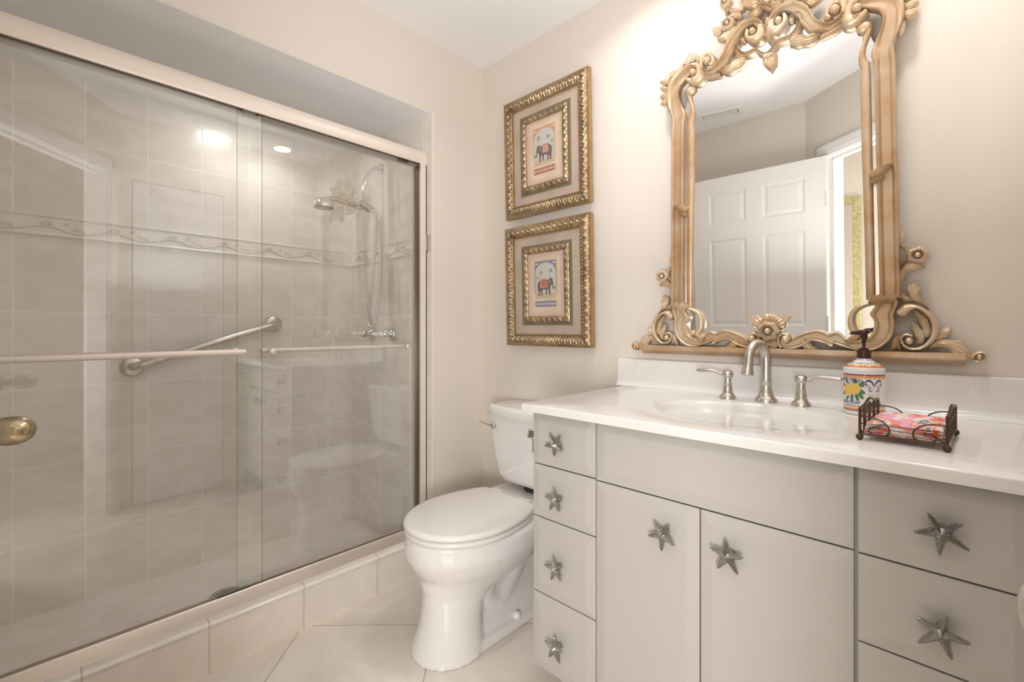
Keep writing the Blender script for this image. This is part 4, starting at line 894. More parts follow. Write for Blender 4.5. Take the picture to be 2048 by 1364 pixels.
ELS = [
('outer_rail','cove',26,1,[(-219.1,957.4),(-237.3,956.4),(-255.6,954.4),(-272.6,949.2),(-287.4,940.2),(-300.3,928.5),(-309.2,913.2),(-314.3,894.7),(-315.6,874.3),(-312.5,852.7),(-304.5,830.6),(-294.7,808.8),(-293.0,796.6),(-296.1,773.3),(-296.5,758.3),(-296.8,740.3),(-297.0,719.9),(-297.2,697.5),(-297.5,673.7),(-297.8,648.9),(-298.1,627.8),(-298.4,609.9),(-298.8,591.3),(-299.1,572.1),(-299.5,552.3),(-299.8,531.8),(-300.2,510.5),(-300.6,488.6),(-301.0,465.8),(-301.4,442.3),(-301.7,421.0),(-302.0,400.9),(-302.4,379.0),(-302.7,355.9),(-303.1,331.9),(-303.5,307.5),(-303.8,283.1),(-304.2,259.2),(-304.6,236.1),(-304.9,214.4),(-305.2,194.4),(-305.4,176.6),(-305.7,161.4),(-305.9,149.2)],[(-226.2,921.5),(-239.1,913.3),(-251.7,904.7),(-264.2,894.4),(-271.0,878.7),(-270.8,860.1),(-264.8,840.1),(-256.0,820.2),(-249.0,800.4),(-247.9,785.1),(-253.5,765.8),(-254.0,753.5),(-254.4,738.5),(-254.7,721.2),(-255.0,702.1),(-255.2,681.4),(-255.5,659.6),(-255.8,637.1),(-256.1,618.0),(-256.3,601.7),(-256.6,584.9),(-256.8,567.6),(-257.1,549.7),(-257.4,531.3),(-257.7,512.3),(-258.0,492.6),(-258.3,472.3),(-258.6,451.3),(-259.0,429.5),(-259.3,411.2),(-259.6,392.7),(-260.0,372.7),(-260.3,351.7),(-260.7,330.0),(-261.1,307.8),(-261.5,285.6),(-261.9,263.6),(-262.3,242.1),(-262.6,221.6),(-263.0,202.3),(-263.3,184.6),(-263.6,168.8),(-263.8,155.3),(-264.0,144.4)]),
('inner_rail','round',17,1,[(-249.3,879.3),(-249.6,860.7),(-243.4,840.5),(-236.4,820.8),(-234.9,802.1),(-238.4,784.4),(-243.6,778.6),(-245.6,755.0),(-246.0,741.6),(-246.3,725.6),(-246.6,707.5),(-246.9,687.8),(-247.1,666.9),(-247.4,645.2),(-247.7,623.1),(-248.0,601.1),(-248.3,582.3),(-248.6,564.9),(-248.8,546.9),(-249.1,528.4),(-249.4,509.6),(-249.7,490.4),(-250.0,470.9),(-250.3,451.4),(-250.6,431.7),(-250.9,412.0),(-251.2,392.5),(-251.4,373.1),(-251.7,353.6),(-252.0,332.8),(-252.4,311.2),(-252.7,289.1),(-253.0,266.9),(-253.4,245.0),(-253.7,223.9),(-254.0,204.0),(-254.2,185.6),(-254.5,169.2),(-254.7,155.3),(-254.9,144.1)],[(-226.3,871.1),(-230.1,854.5),(-228.5,835.6),(-223.2,816.1),(-219.5,796.6),(-220.4,778.3),(-225.7,762.2),(-223.5,744.2),(-223.5,732.3),(-223.5,717.7),(-223.6,700.8),(-223.8,682.1),(-224.0,662.0),(-224.3,640.8),(-224.6,618.9),(-225.0,596.8),(-225.3,578.1),(-225.6,561.2),(-226.0,543.7),(-226.4,525.6),(-226.9,507.0),(-227.3,488.0),(-227.8,468.8),(-228.2,449.4),(-228.7,430.0),(-229.1,410.6),(-229.6,391.3),(-230.0,372.2),(-230.4,353.1),(-230.8,332.7),(-231.2,311.4),(-231.6,289.6),(-232.0,267.8),(-232.4,246.2),(-232.7,225.4),(-233.1,205.8),(-233.4,187.7),(-233.7,171.6),(-233.9,157.8),(-234.1,146.9)]),
('finial','ball',22,1,[(-231.4,871.5)],[(16,16)]),
('shoulder_curl','round',34,1,[(-220.8,938.5),(-213.8,934.8),(-211.4,931.2),(-211.1,927.0),(-211.3,922.5),(-212.1,917.5),(-213.6,914.9),(-216.5,912.6),(-219.3,910.6),(-222.5,908.8),(-227.0,908.7),(-234.3,912.7)],[(-222.4,955.5),(-211.3,953.9),(-196.6,945.0),(-185.7,929.5),(-180.9,914.6),(-180.4,900.4),(-184.7,888.2),(-193.6,880.0),(-205.9,877.0),(-221.4,880.3),(-235.6,890.9),(-243.5,902.1)]),
('shoulder_curl','leaf',38,1,[(-214.0,911.1),(-217.7,910.2),(-222.2,909.3),(-224.8,909.1),(-228.6,908.8),(-232.4,908.6)],[(-204.2,898.7),(-206.3,895.4),(-210.1,890.8),(-216.5,888.1),(-224.3,889.5),(-229.3,891.2)]),
('shoulder_curl','ball',40,1,[(-219.0,922.8)],[(12,11)]),
('frill_leaf','leaf',20,1,[(-306.0,928.0),(-311.3,932.2),(-318.9,937.9),(-326.3,942.0),(-334.5,944.9),(-340.5,946.9)],[(-307.8,918.4),(-313.6,920.1),(-321.8,922.6),(-329.4,926.3),(-337.1,931.6),(-342.7,935.6)]),
('frill_leaf','leaf',20,1,[(-311.0,913.7),(-315.9,916.9),(-322.6,921.0),(-329.0,923.2),(-335.6,923.6),(-340.4,923.7)],[(-310.4,901.1),(-315.0,900.8),(-321.6,900.7),(-327.9,902.4),(-334.7,906.0),(-339.6,908.8)]),
('frill_leaf','leaf',20,1,[(-315.8,894.0),(-321.1,895.1),(-328.4,896.3),(-334.5,895.7),(-340.1,893.1),(-344.0,891.0)],[(-309.7,880.9),(-313.4,878.4),(-318.7,875.3),(-324.5,874.2),(-331.6,874.8),(-336.9,875.5)]),
('frill_leaf','leaf',20,1,[(-314.9,876.0),(-320.5,876.2),(-328.1,876.0),(-334.2,874.2),(-339.7,870.5),(-343.4,867.5)],[(-307.4,863.3),(-310.8,860.0),(-315.8,855.8),(-321.7,853.5),(-328.9,852.8),(-334.4,852.6)]),
('frill_leaf','leaf',20,1,[(-315.6,852.9),(-315.6,847.9),(-315.4,840.8),(-314.1,834.0),(-311.5,826.6),(-309.4,821.4)],[(-307.1,852.0),(-304.8,846.7),(-301.9,839.3),(-300.3,832.5),(-299.8,825.4),(-299.6,820.4)]),
('frill_leaf','leaf',18,1,[(-243.8,960.1),(-237.8,964.4),(-230.9,966.2),(-225.0,965.7),(-222.9,965.9),(-220.0,966.9),(-215.5,965.3),(-211.6,957.1)],[(-250.5,964.0),(-252.9,975.5),(-250.6,988.9),(-240.5,996.2),(-225.3,996.5),(-208.2,983.0),(-200.5,966.2),(-201.8,954.6)]),
('frill_leaf','leaf',16,1,[(-315.8,926.2),(-311.7,932.1),(-306.4,938.0),(-301.2,940.8),(-294.0,943.6),(-286.6,946.3),(-278.1,948.9),(-269.6,952.7),(-261.8,958.1),(-255.7,963.1),(-252.4,968.9)],[(-326.3,933.0),(-325.3,941.6),(-321.7,952.6),(-313.8,958.7),(-304.5,961.7),(-295.5,963.4),(-286.6,964.1),(-279.2,966.1),(-272.6,971.0),(-266.0,976.7),(-256.7,975.8)]),
('crown_scroll','cove',36,1,[(-191.3,940.9),(-189.9,933.4),(-186.7,925.1),(-181.5,917.5),(-175.0,913.6),(-167.5,911.4),(-160.1,911.4),(-154.6,913.2),(-149.0,916.1),(-143.6,919.6),(-138.8,923.2),(-134.4,927.3),(-130.5,931.7),(-126.9,936.5),(-123.8,941.5),(-121.3,946.9),(-119.0,952.6),(-116.5,958.7),(-114.4,964.4),(-112.3,970.5),(-110.0,976.6),(-107.3,982.2),(-104.1,987.1),(-100.4,991.5),(-96.3,995.4),(-92.0,999.0),(-87.7,1002.6),(-83.4,1006.2),(-79.0,1009.8),(-74.4,1012.9),(-69.5,1015.4),(-64.1,1016.9),(-58.0,1017.6),(-51.7,1017.7),(-45.8,1017.2),(-39.5,1015.9),(-32.8,1013.4),(-26.6,1010.0),(-20.7,1005.7),(-14.9,999.8),(-10.2,993.2),(-7.2,985.8),(-5.6,977.4),(-4.6,971.4)],[(-194.7,922.7),(-193.0,916.6),(-189.8,909.2),(-185.3,903.6),(-178.8,898.8),(-173.4,896.3),(-167.1,894.0),(-160.4,892.7),(-154.7,892.7),(-149.4,893.7),(-144.0,895.4),(-138.8,897.2),(-134.0,898.8),(-128.5,900.1),(-123.4,901.1),(-118.7,902.6),(-114.6,905.3),(-111.3,908.9),(-108.3,913.1),(-105.4,917.6),(-102.6,921.8),(-99.5,925.9),(-96.6,930.0),(-94.0,934.2),(-91.7,938.7),(-90.0,943.7),(-88.5,948.9),(-86.7,954.0),(-84.6,958.6),(-82.4,963.0),(-79.8,967.2),(-76.8,971.4),(-73.7,975.0),(-70.3,978.4),(-66.6,981.8),(-62.8,984.9),(-59.2,987.6),(-54.9,990.2),(-50.3,992.4),(-46.0,993.8),(-41.9,994.6),(-35.9,993.6),(-31.3,990.1),(-28.5,983.7)]),
('crown_scroll','round',38,1,[(-27.6,984.9),(-26.0,978.3),(-25.1,972.3),(-26.3,970.1),(-29.2,966.8),(-31.7,965.2),(-35.8,964.9),(-38.9,965.0),(-41.1,965.5),(-43.8,967.9),(-44.4,973.8),(-43.7,980.7)],[(-3.9,981.5),(-1.9,972.6),(-0.6,959.2),(-4.3,948.4),(-10.5,940.9),(-19.3,936.7),(-30.8,937.5),(-43.2,942.8),(-54.9,955.5),(-60.4,971.3),(-58.0,982.5),(-54.5,988.9)]),
('crown_scroll','ball',44,1,[(-35.1,973.4)],[(10,11)]),
('crown_scroll','round',38,1,[(-181.3,921.6),(-182.4,929.8),(-182.7,939.4),(-180.2,946.1),(-177.1,949.9),(-174.7,950.8),(-172.3,950.3),(-167.2,946.8),(-163.0,942.2),(-160.6,936.4),(-161.3,932.2),(-166.2,928.5)],[(-193.9,923.6),(-196.3,932.9),(-198.7,945.6),(-198.8,957.7),(-195.7,969.4),(-184.2,975.6),(-168.7,970.7),(-155.9,959.0),(-147.3,945.2),(-144.2,929.8),(-149.3,919.4),(-157.7,915.8)]),
('crown_scroll','ball',44,1,[(-171.1,939.9)],[(13,13)]),
('inner_scroll','cove',24,1,[(-59.3,977.5),(-67.8,982.5),(-77.4,983.6),(-85.3,980.2),(-91.0,974.2),(-94.5,965.5),(-94.3,954.6),(-90.9,942.8),(-84.8,931.4),(-76.0,922.0),(-66.2,915.0),(-56.5,911.3),(-47.7,910.6),(-39.6,910.7),(-32.7,912.3),(-30.3,912.8),(-26.6,907.1),(-19.7,899.3),(-11.2,891.6),(-1.5,887.0),(5.5,884.6)],[(-60.2,968.8),(-66.6,971.9),(-72.0,971.7),(-76.7,968.8),(-79.4,964.0),(-80.4,957.9),(-79.7,951.7),(-77.6,944.4),(-74.6,938.3),(-69.9,932.7),(-64.1,927.8),(-58.6,925.6),(-51.9,925.2),(-45.2,925.3),(-37.6,926.8),(-27.1,924.6),(-19.1,914.9),(-13.6,908.5),(-8.2,903.4),(-1.4,900.3),(4.8,898.2)]),
('inner_scroll','ball',26,1,[(-65.8,965.9)],[(8,8)]),
('leaf_swag','leaf',26,1,[(-92.5,941.7),(-91.1,933.9),(-88.4,922.0),(-80.3,907.3),(-67.9,899.7),(-59.7,902.1)],[(-79.0,942.4),(-75.0,935.1),(-70.2,927.0),(-68.3,925.9),(-66.3,925.6),(-59.8,917.5)]),
('leaf_swag','leaf',28,1,[(-70.5,916.4),(-76.6,916.1),(-85.2,915.4),(-93.0,913.4),(-99.7,910.2),(-105.7,907.1),(-111.8,905.4),(-118.7,905.1),(-122.5,905.1),(-128.6,906.4),(-135.3,909.3)],[(-59.6,894.1),(-64.3,891.3),(-71.1,887.5),(-77.7,884.7),(-84.6,882.6),(-92.5,880.6),(-100.9,879.1),(-110.3,877.9),(-121.8,879.4),(-134.2,888.3),(-141.6,897.1)]),
('leaf_swag','leaf',24,1,[(-136.3,895.5),(-145.0,898.1),(-156.4,901.6),(-166.5,904.5),(-174.6,907.2),(-184.0,912.0),(-192.4,916.8)],[(-133.9,879.0),(-142.3,879.9),(-153.3,881.3),(-163.6,882.2),(-175.9,885.0),(-189.3,893.1),(-198.5,900.5)]),
('pendant_shell','ball',32,0,[(-2.7,884.6)],[(7,7)]),
('pendant_shell','ball',32,0,[(14.2,885.9)],[(7,7)]),
('pendant_shell','leaf',28,0,[(-15.0,901.7),(-14.8,891.5),(-13.0,879.7),(-9.3,867.9),(-3.0,855.6),(7.1,843.0)],[(25.3,887.3),(25.8,877.9),(25.5,868.2),(23.8,858.7),(19.5,850.1),(12.3,841.9)]),
('keystone_leaf','leaf',34,0,[(-4.1,1004.0),(-4.1,996.5),(-4.2,986.1),(-4.3,976.4),(-4.3,967.1),(-4.7,958.5),(-6.0,950.0),(-3.9,939.0),(-0.5,929.4)],[(19.9,990.7),(18.8,984.0),(17.4,975.0),(16.9,966.6),(16.9,957.7),(17.2,948.7),(18.2,940.2),(17.3,931.8),(15.5,924.5)]),
('crown_scroll','cove',34,0,[(-32.1,1107.2),(-31.2,1100.4),(-29.8,1090.4),(-27.8,1079.8),(-25.3,1070.2),(-22.2,1060.1),(-18.5,1050.0),(-13.3,1038.9),(-6.7,1028.3),(1.6,1019.0),(11.2,1012.0),(21.0,1007.3),(30.6,1006.7),(36.7,1008.0)],[(-18.6,1103.5),(-16.9,1096.6),(-14.6,1086.9),(-12.0,1077.2),(-9.7,1068.6),(-7.2,1059.7),(-4.6,1052.2),(-0.7,1045.1),(3.8,1039.6),(8.2,1035.4),(13.7,1031.5),(18.4,1028.8),(24.5,1027.3),(29.8,1026.8)]),
('crown_scroll','cove',34,0,[(43.1,1077.9),(44.5,1070.8),(46.2,1061.7),(46.9,1054.2),(47.1,1046.8),(46.4,1041.2),(43.7,1037.1),(40.3,1034.4),(35.8,1032.1),(31.2,1030.3),(26.1,1028.8)],[(55.2,1076.4),(57.6,1068.9),(60.8,1058.1),(62.2,1048.0),(62.3,1038.5),(61.3,1029.6),(58.5,1021.1),(53.9,1014.6),(47.4,1010.6),(40.1,1008.8),(32.6,1009.8)]),
('crown_scroll','ball',36,0,[(3.4,1050.2)],[(12,13)]),
('crown_scroll','ball',36,0,[(28.6,1049.3)],[(10,12)]),
('crown_scroll','leaf',34,0,[(23.0,1054.8),(24.4,1059.9),(26.5,1067.2),(28.6,1075.4),(30.1,1083.0),(31.3,1090.4),(32.3,1097.7),(32.6,1104.9),(32.0,1112.7),(30.3,1121.5),(28.0,1130.4),(25.3,1139.6),(20.7,1151.2),(17.1,1159.3)],[(7.1,1061.9),(5.2,1068.5),(2.4,1078.1),(-0.4,1088.6),(-2.6,1097.9),(-4.6,1106.9),(-6.3,1115.8),(-7.3,1124.5),(-6.9,1132.8),(-5.0,1140.5),(-2.4,1147.1),(0.5,1153.1),(5.4,1159.6),(9.1,1163.7)]),
('crown_scroll','cove',30,1,[(-52.1,1072.9),(-49.7,1077.8),(-46.2,1084.6),(-42.5,1090.9),(-38.9,1095.8),(-34.8,1100.8),(-30.4,1105.4),(-25.7,1109.8),(-20.8,1113.9),(-16.3,1116.9),(-11.4,1118.7),(-4.5,1119.1),(0.9,1119.0)],[(-65.6,1084.4),(-63.9,1090.1),(-61.3,1098.4),(-57.7,1106.4),(-53.6,1112.5),(-48.9,1117.9),(-44.0,1122.9),(-39.0,1127.6),(-33.5,1132.2),(-27.4,1136.0),(-19.3,1137.9),(-9.9,1136.6),(-3.7,1135.2)]),
('frill_leaf','leaf',32,1,[(-19.1,1053.8),(-22.3,1048.8),(-26.5,1043.3),(-30.6,1040.9),(-34.3,1039.9),(-37.6,1039.1),(-40.9,1038.2),(-47.3,1042.4)],[(-8.5,1045.8),(-8.7,1038.1),(-9.9,1027.4),(-14.6,1018.9),(-22.8,1013.9),(-34.7,1015.8),(-47.2,1025.3),(-52.9,1038.2)]),
('frill_leaf','leaf',30,1,[(-71.9,1084.8),(-67.2,1075.1),(-58.7,1060.8),(-45.7,1048.8),(-31.3,1042.6),(-20.2,1044.8),(-14.1,1049.4)],[(-57.2,1096.3),(-50.3,1090.1),(-43.2,1084.6),(-40.0,1083.1),(-37.7,1081.4),(-32.1,1078.1),(-25.1,1075.4)]),
('frill_leaf','leaf',28,1,[(-107.4,1070.7),(-98.5,1063.2),(-86.0,1056.3),(-74.2,1055.0),(-65.0,1057.6),(-57.6,1064.8),(-56.0,1078.0),(-60.8,1090.8)],[(-105.3,1081.9),(-97.5,1078.3),(-90.7,1077.1),(-86.3,1079.8),(-81.4,1082.8),(-76.6,1084.9),(-73.5,1087.2),(-72.1,1093.8)]),
('frill_leaf','leaf',26,1,[(-99.3,1046.1),(-92.4,1042.2),(-84.7,1038.1),(-83.5,1037.1),(-84.7,1039.6),(-79.3,1035.2)],[(-102.9,1056.3),(-98.4,1060.3),(-92.4,1063.8),(-80.5,1063.3),(-69.0,1048.6),(-67.1,1038.1)]),
('frill_leaf','leaf',20,1,[(-162.6,1039.3),(-160.2,1033.1),(-156.1,1024.3),(-150.0,1016.7),(-142.1,1011.7),(-136.6,1009.2)],[(-150.8,1049.1),(-145.6,1045.6),(-139.0,1041.2),(-134.5,1037.1),(-130.5,1030.6),(-127.3,1025.2)]),
('frill_leaf','leaf',24,1,[(-142.7,996.8),(-133.4,989.7),(-121.3,984.2),(-111.8,985.8),(-105.1,990.2),(-100.1,995.9),(-94.5,1000.9),(-87.9,1004.8),(-80.9,1008.4),(-75.9,1010.9)],[(-144.0,1006.8),(-137.2,1009.5),(-131.0,1012.4),(-126.2,1013.5),(-119.6,1014.2),(-112.0,1014.9),(-104.0,1016.5),(-96.3,1019.0),(-88.7,1021.8),(-83.5,1023.7)]),
('frill_leaf','leaf',22,1,[(-112.6,1064.0),(-111.2,1067.9),(-109.2,1073.2),(-107.7,1078.3),(-106.8,1084.3),(-106.4,1088.7)],[(-118.6,1067.5),(-119.1,1072.4),(-119.8,1079.4),(-119.9,1085.7),(-119.1,1091.8),(-118.3,1096.1)]),
('lower_scroll','cove',30,1,[(301.1,143.2),(300.6,133.2),(297.9,123.6),(294.6,113.0),(293.1,102.6),(293.9,92.5),(294.4,82.3),(294.2,71.3),(292.6,61.3),(289.8,50.9),(285.5,41.9),(279.8,33.9),(273.2,26.9),(266.4,20.9),(258.9,15.9),(250.7,12.5),(242.7,10.5),(233.9,9.4),(224.4,9.6),(215.9,10.9),(206.7,13.2),(197.4,16.0),(189.0,18.8),(179.1,22.3),(169.6,26.4),(163.2,29.4)],[(253.4,145.3),(255.7,137.5),(254.1,128.6),(249.2,121.1),(244.4,113.2),(243.8,105.7),(248.9,98.5),(252.3,90.6),(252.9,81.6),(252.0,72.3),(249.5,63.8),(245.8,55.5),(241.1,48.7),(235.0,44.2),(227.8,41.2),(220.5,38.9),(212.7,37.3),(205.1,36.6),(197.8,37.6),(191.5,41.2),(185.3,46.9),(179.5,54.2),(173.5,61.2),(166.9,64.0),(158.4,60.2),(152.2,56.0)]),
('lower_scroll','cove',30,1,[(164.8,30.4),(163.5,21.8),(159.5,18.1),(154.4,21.4),(147.8,26.2),(141.1,29.1),(134.3,31.3),(126.8,33.4),(119.8,34.8),(113.5,35.0),(107.5,31.6),(101.7,26.3),(95.9,22.8),(89.2,18.9),(82.2,15.4),(75.1,12.8),(67.5,10.9),(59.9,9.8),(52.8,9.6),(45.2,11.0),(38.1,14.4),(32.6,19.1),(28.4,27.5),(26.1,34.5)],[(169.6,63.7),(165.3,61.3),(159.0,58.0),(153.0,56.0),(147.4,57.7),(142.4,61.8),(137.1,64.5),(131.8,66.3),(125.0,66.8),(119.6,66.4),(113.5,65.4),(107.0,64.1),(100.5,62.2),(94.4,59.9),(88.1,56.9),(81.9,53.5),(76.3,50.0),(71.2,46.4),(66.1,40.7),(62.4,35.7),(57.1,30.2),(51.6,26.9),(45.4,30.1),(40.6,34.8)]),
('lower_scroll','ball',36,1,[(45.8,39.0)],[(12,14)]),
('lower_scroll','round',30,1,[(40.6,18.7),(36.3,23.9),(31.9,30.2),(31.0,36.2),(32.4,42.8),(35.1,47.1),(39.7,49.6),(44.6,48.4),(49.9,44.8)],[(30.0,9.4),(26.3,15.9),(21.7,25.6),(20.6,36.5),(22.7,47.5),(28.6,56.4),(38.4,61.4),(48.3,59.5),(55.1,55.1)]),
('leaf_swag','leaf',30,1,[(80.7,26.3),(84.4,19.3),(90.4,11.3),(97.9,6.0),(106.8,2.6),(116.2,2.7),(124.3,4.1),(131.5,5.5)],[(95.3,42.5),(100.6,38.6),(106.6,33.6),(110.8,28.4),(114.6,23.5),(119.7,18.6),(125.8,14.2),(132.1,11.2)]),
('ring_scroll','round',28,1,[(243.7,144.8),(239.3,143.4),(232.9,141.3),(226.4,138.7),(220.3,136.0),(214.2,132.6),(208.3,127.9),(203.2,121.4),(199.1,113.8),(196.1,105.3),(194.4,96.2),(194.0,87.1),(194.6,78.1),(196.6,68.9),(200.2,60.0),(206.3,52.6),(211.0,48.5)],[(246.5,131.9),(242.1,130.6),(236.0,128.6),(230.3,126.2),(225.3,123.1),(220.7,119.7),(217.3,115.9),(214.5,111.2),(212.4,105.7),(211.2,100.3),(211.0,94.4),(211.4,88.2),(212.1,82.2),(213.4,76.4),(214.7,72.3),(217.8,67.1),(220.9,63.0)]),
('leaf_swag','leaf',34,1,[(213.2,61.4),(208.5,56.7),(202.6,50.9),(197.3,45.9),(196.2,43.1),(192.4,44.7)],[(224.2,45.1),(219.4,39.8),(212.6,33.4),(204.7,27.6),(193.3,24.7),(185.6,33.7)]),
('ring_scroll','ball',34,1,[(227.3,56.0)],[(9,11)]),
('clasp_leaf','leaf',44,1,[(299.9,155.1),(294.7,158.6),(286.6,160.9),(279.7,157.9),(274.8,155.2),(269.9,157.3),(263.6,160.8),(256.1,160.0),(248.8,156.2),(242.5,149.2),(238.6,142.9)],[(297.9,137.5),(293.2,136.4),(288.4,135.2),(283.9,135.3),(277.1,134.7),(269.9,132.5),(264.4,129.9),(259.9,129.6),(255.5,130.6),(249.4,131.2),(243.7,131.2)]),
('clasp_leaf','leaf',42,1,[(251.0,462.4),(256.2,463.1),(262.8,464.7),(267.8,467.7),(272.4,471.8),(277.2,475.5),(282.3,479.0),(287.1,484.0),(290.4,489.6)],[(243.2,479.5),(246.9,483.9),(252.2,489.1),(257.9,491.6),(263.9,492.8),(270.0,494.2),(275.7,495.3),(281.5,496.1),(286.9,496.6)]),
('clasp_leaf','leaf',42,1,[(252.5,449.1),(256.7,451.9),(261.4,454.4),(266.3,455.0),(271.8,456.2),(276.7,459.2)],[(245.8,460.5),(249.8,464.8),(255.9,469.5),(262.8,471.1),(268.8,471.0),(274.6,469.5)]),
('corner_scroll','round',30,1,[(296.9,116.0),(301.3,122.4),(307.8,130.2),(314.8,133.6),(322.5,134.3),(330.5,133.0),(337.5,130.4),(344.6,126.5),(351.4,121.6),(357.6,116.0),(363.5,109.3),(368.5,102.3),(372.8,94.3),(375.9,85.4),(377.5,76.1),(377.8,66.3),(376.7,56.3),(374.3,47.3),(370.5,39.1),(365.2,31.7),(359.4,25.9),(352.7,20.8),(345.6,16.7),(338.3,14.4),(330.4,14.1),(322.8,15.3),(315.5,18.4),(308.9,24.4),(304.6,32.3),(304.1,42.0)],[(303.8,102.3),(308.9,99.9),(315.2,99.1),(319.1,103.9),(322.8,110.5),(327.3,115.5),(332.3,119.2),(337.5,118.7),(342.5,115.5),(347.6,110.8),(352.0,105.7),(355.9,100.1),(359.3,94.0),(361.8,87.4),(363.4,80.2),(364.1,72.6),(364.1,65.3),(363.3,57.9),(361.5,50.8),(358.8,44.2),(355.4,38.3),(351.2,32.8),(346.7,28.3),(341.5,25.1),(335.8,23.1),(330.3,22.6),(324.3,24.1),(318.7,27.0),(314.2,31.6),(312.4,38.3)]),
('corner_scroll','ball',34,1,[(322.5,39.0)],[(8,10)]),
('corner_scroll','round',26,1,[(309.4,38.1),(310.9,44.6),(313.6,48.6),(317.8,50.0),(322.8,49.2),(327.6,46.8)],[(301.9,41.3),(304.2,49.7),(309.6,57.4),(317.6,60.4),(325.0,57.9),(330.2,53.7)]),
('acanthus_leaf','leaf',24,1,[(325.6,83.2),(326.6,76.1),(328.2,67.0),(330.3,59.9),(332.3,53.3),(334.5,46.9),(336.1,44.6),(337.6,44.4),(335.1,39.4)],[(332.1,88.3),(336.4,83.8),(341.4,77.8),(345.4,71.9),(349.1,64.7),(352.0,55.9),(353.7,43.1),(347.4,31.0),(339.6,28.4)]),
('acanthus_leaf','leaf',24,1,[(329.3,111.7),(332.3,107.5),(336.1,101.6),(338.5,96.1),(340.6,90.1),(342.4,84.1),(343.7,78.5),(344.8,72.6),(345.7,67.0),(346.5,61.1),(347.2,54.0),(347.7,48.4)],[(332.3,118.0),(336.7,115.8),(342.8,111.9),(347.9,106.8),(352.4,101.2),(356.5,94.6),(359.8,87.4),(362.3,79.5),(363.9,71.4),(364.4,62.4),(363.4,53.5),(362.5,47.6)]),
('acanthus_leaf','leaf',26,1,[(286.9,10.6),(292.3,14.3),(299.0,21.1),(302.4,29.5),(304.1,34.8),(307.0,40.2),(310.2,45.3)],[(282.6,15.9),(284.8,22.6),(286.9,30.1),(287.9,36.8),(291.0,46.3),(297.7,53.7),(303.0,57.4)]),
('acanthus_leaf','leaf',26,1,[(300.0,52.7),(296.3,46.1),(292.8,35.9),(294.7,24.7),(299.8,16.8),(306.3,13.3)],[(305.5,49.8),(304.8,42.5),(304.7,35.5),(305.3,30.2),(306.4,23.9),(308.9,17.3)]),
('tail_leaf','leaf',24,1,[(365.7,35.6),(369.7,39.0),(376.3,41.6),(381.8,43.1),(388.2,44.4),(394.8,45.1),(400.8,44.6),(406.8,43.0),(412.8,40.5),(418.4,37.6),(423.0,34.5),(427.8,29.0),(430.8,22.4),(434.1,16.7),(439.4,11.5),(443.3,8.1)],[(359.2,17.3),(363.9,19.5),(370.7,22.6),(377.5,24.8),(383.4,24.2),(388.9,20.3),(393.7,15.1),(397.6,9.1),(400.4,1.8),(404.8,-3.7),(410.0,-5.9),(416.3,-7.1),(422.5,-7.8),(428.5,-8.3),(435.0,-7.9),(439.4,-7.4)]),
('tail_leaf','round',26,1,[(439.0,-4.5),(440.4,0.9),(442.8,5.9),(446.5,8.3),(450.1,9.4),(453.6,8.2),(455.1,6.1),(454.9,1.9),(453.1,-0.4),(449.5,-2.6),(444.9,-3.0),(440.7,-2.9)],[(431.6,0.7),(434.3,6.7),(438.9,13.3),(444.5,17.1),(450.4,18.8),(456.9,16.4),(461.3,9.3),(461.0,-1.3),(456.6,-8.4),(450.5,-11.8),(444.4,-11.3),(439.9,-10.0)]),
('tail_leaf','ball',28,1,[(447.7,3.5)],[(6,9)]),
('acanthus_leaf','leaf',18,1,[(372.9,38.1),(378.3,40.1),(384.8,43.2),(389.7,46.7),(394.1,50.5),(398.6,56.1),(402.2,61.2)],[(368.3,45.6),(370.9,52.6),(375.0,61.0),(379.7,67.1),(385.3,72.0),(392.4,74.4),(398.1,74.7)]),
('acanthus_leaf','leaf',18,1,[(360.8,121.0),(357.8,124.7),(353.4,129.9),(348.9,135.8),(345.3,141.0),(342.1,148.0),(340.8,153.7),(340.7,159.0),(341.5,163.4),(342.1,164.8),(342.7,169.0),(343.1,176.4),(339.9,185.8)],[(358.6,117.1),(355.2,120.2),(350.4,124.7),(345.1,129.5),(340.4,133.5),(334.5,137.5),(328.7,141.7),(323.2,148.6),(318.6,158.4),(317.4,171.1),(320.6,181.4),(324.3,187.0),(330.9,190.4)]),
('acanthus_leaf','leaf',18,1,[(330.2,145.3),(325.2,148.3),(319.5,152.1),(315.2,156.1),(310.9,160.0),(304.3,162.4)],[(329.2,137.8),(323.6,137.7),(315.8,138.4),(308.6,142.5),(303.7,148.3),(300.6,156.6)]),
('vine_stem','leaf',20,1,[(308.5,163.6),(308.0,169.0),(307.5,176.5),(307.8,183.1),(308.4,189.5),(309.6,195.8),(311.4,201.4),(313.7,206.8),(316.4,211.3),(319.3,214.5),(322.7,216.9),(325.9,218.1),(328.9,218.6),(332.7,218.5),(337.1,218.1),(341.7,218.0),(347.0,217.6),(351.0,217.1)],[(300.7,162.8),(300.2,168.4),(299.7,176.6),(299.7,184.1),(299.9,191.5),(300.4,199.1),(301.6,206.5),(303.2,214.0),(305.5,221.4),(308.9,228.2),(313.4,234.5),(319.1,239.4),(325.7,241.8),(332.3,242.0),(338.4,240.9),(344.5,238.4),(350.1,234.3),(353.8,231.3)]),
('vine_stem','leaf',20,1,[(305.7,229.6),(309.4,233.2),(314.5,238.4),(319.0,244.3),(322.0,252.4),(323.3,259.8),(324.6,268.9),(322.0,279.4),(315.6,287.3),(308.0,291.1),(301.5,289.3)],[(301.7,235.7),(305.0,239.7),(309.4,245.3),(312.3,250.2),(313.5,256.2),(313.6,262.5),(313.7,268.6),(312.6,271.2),(309.6,274.4),(306.4,277.2),(302.2,279.0)]),
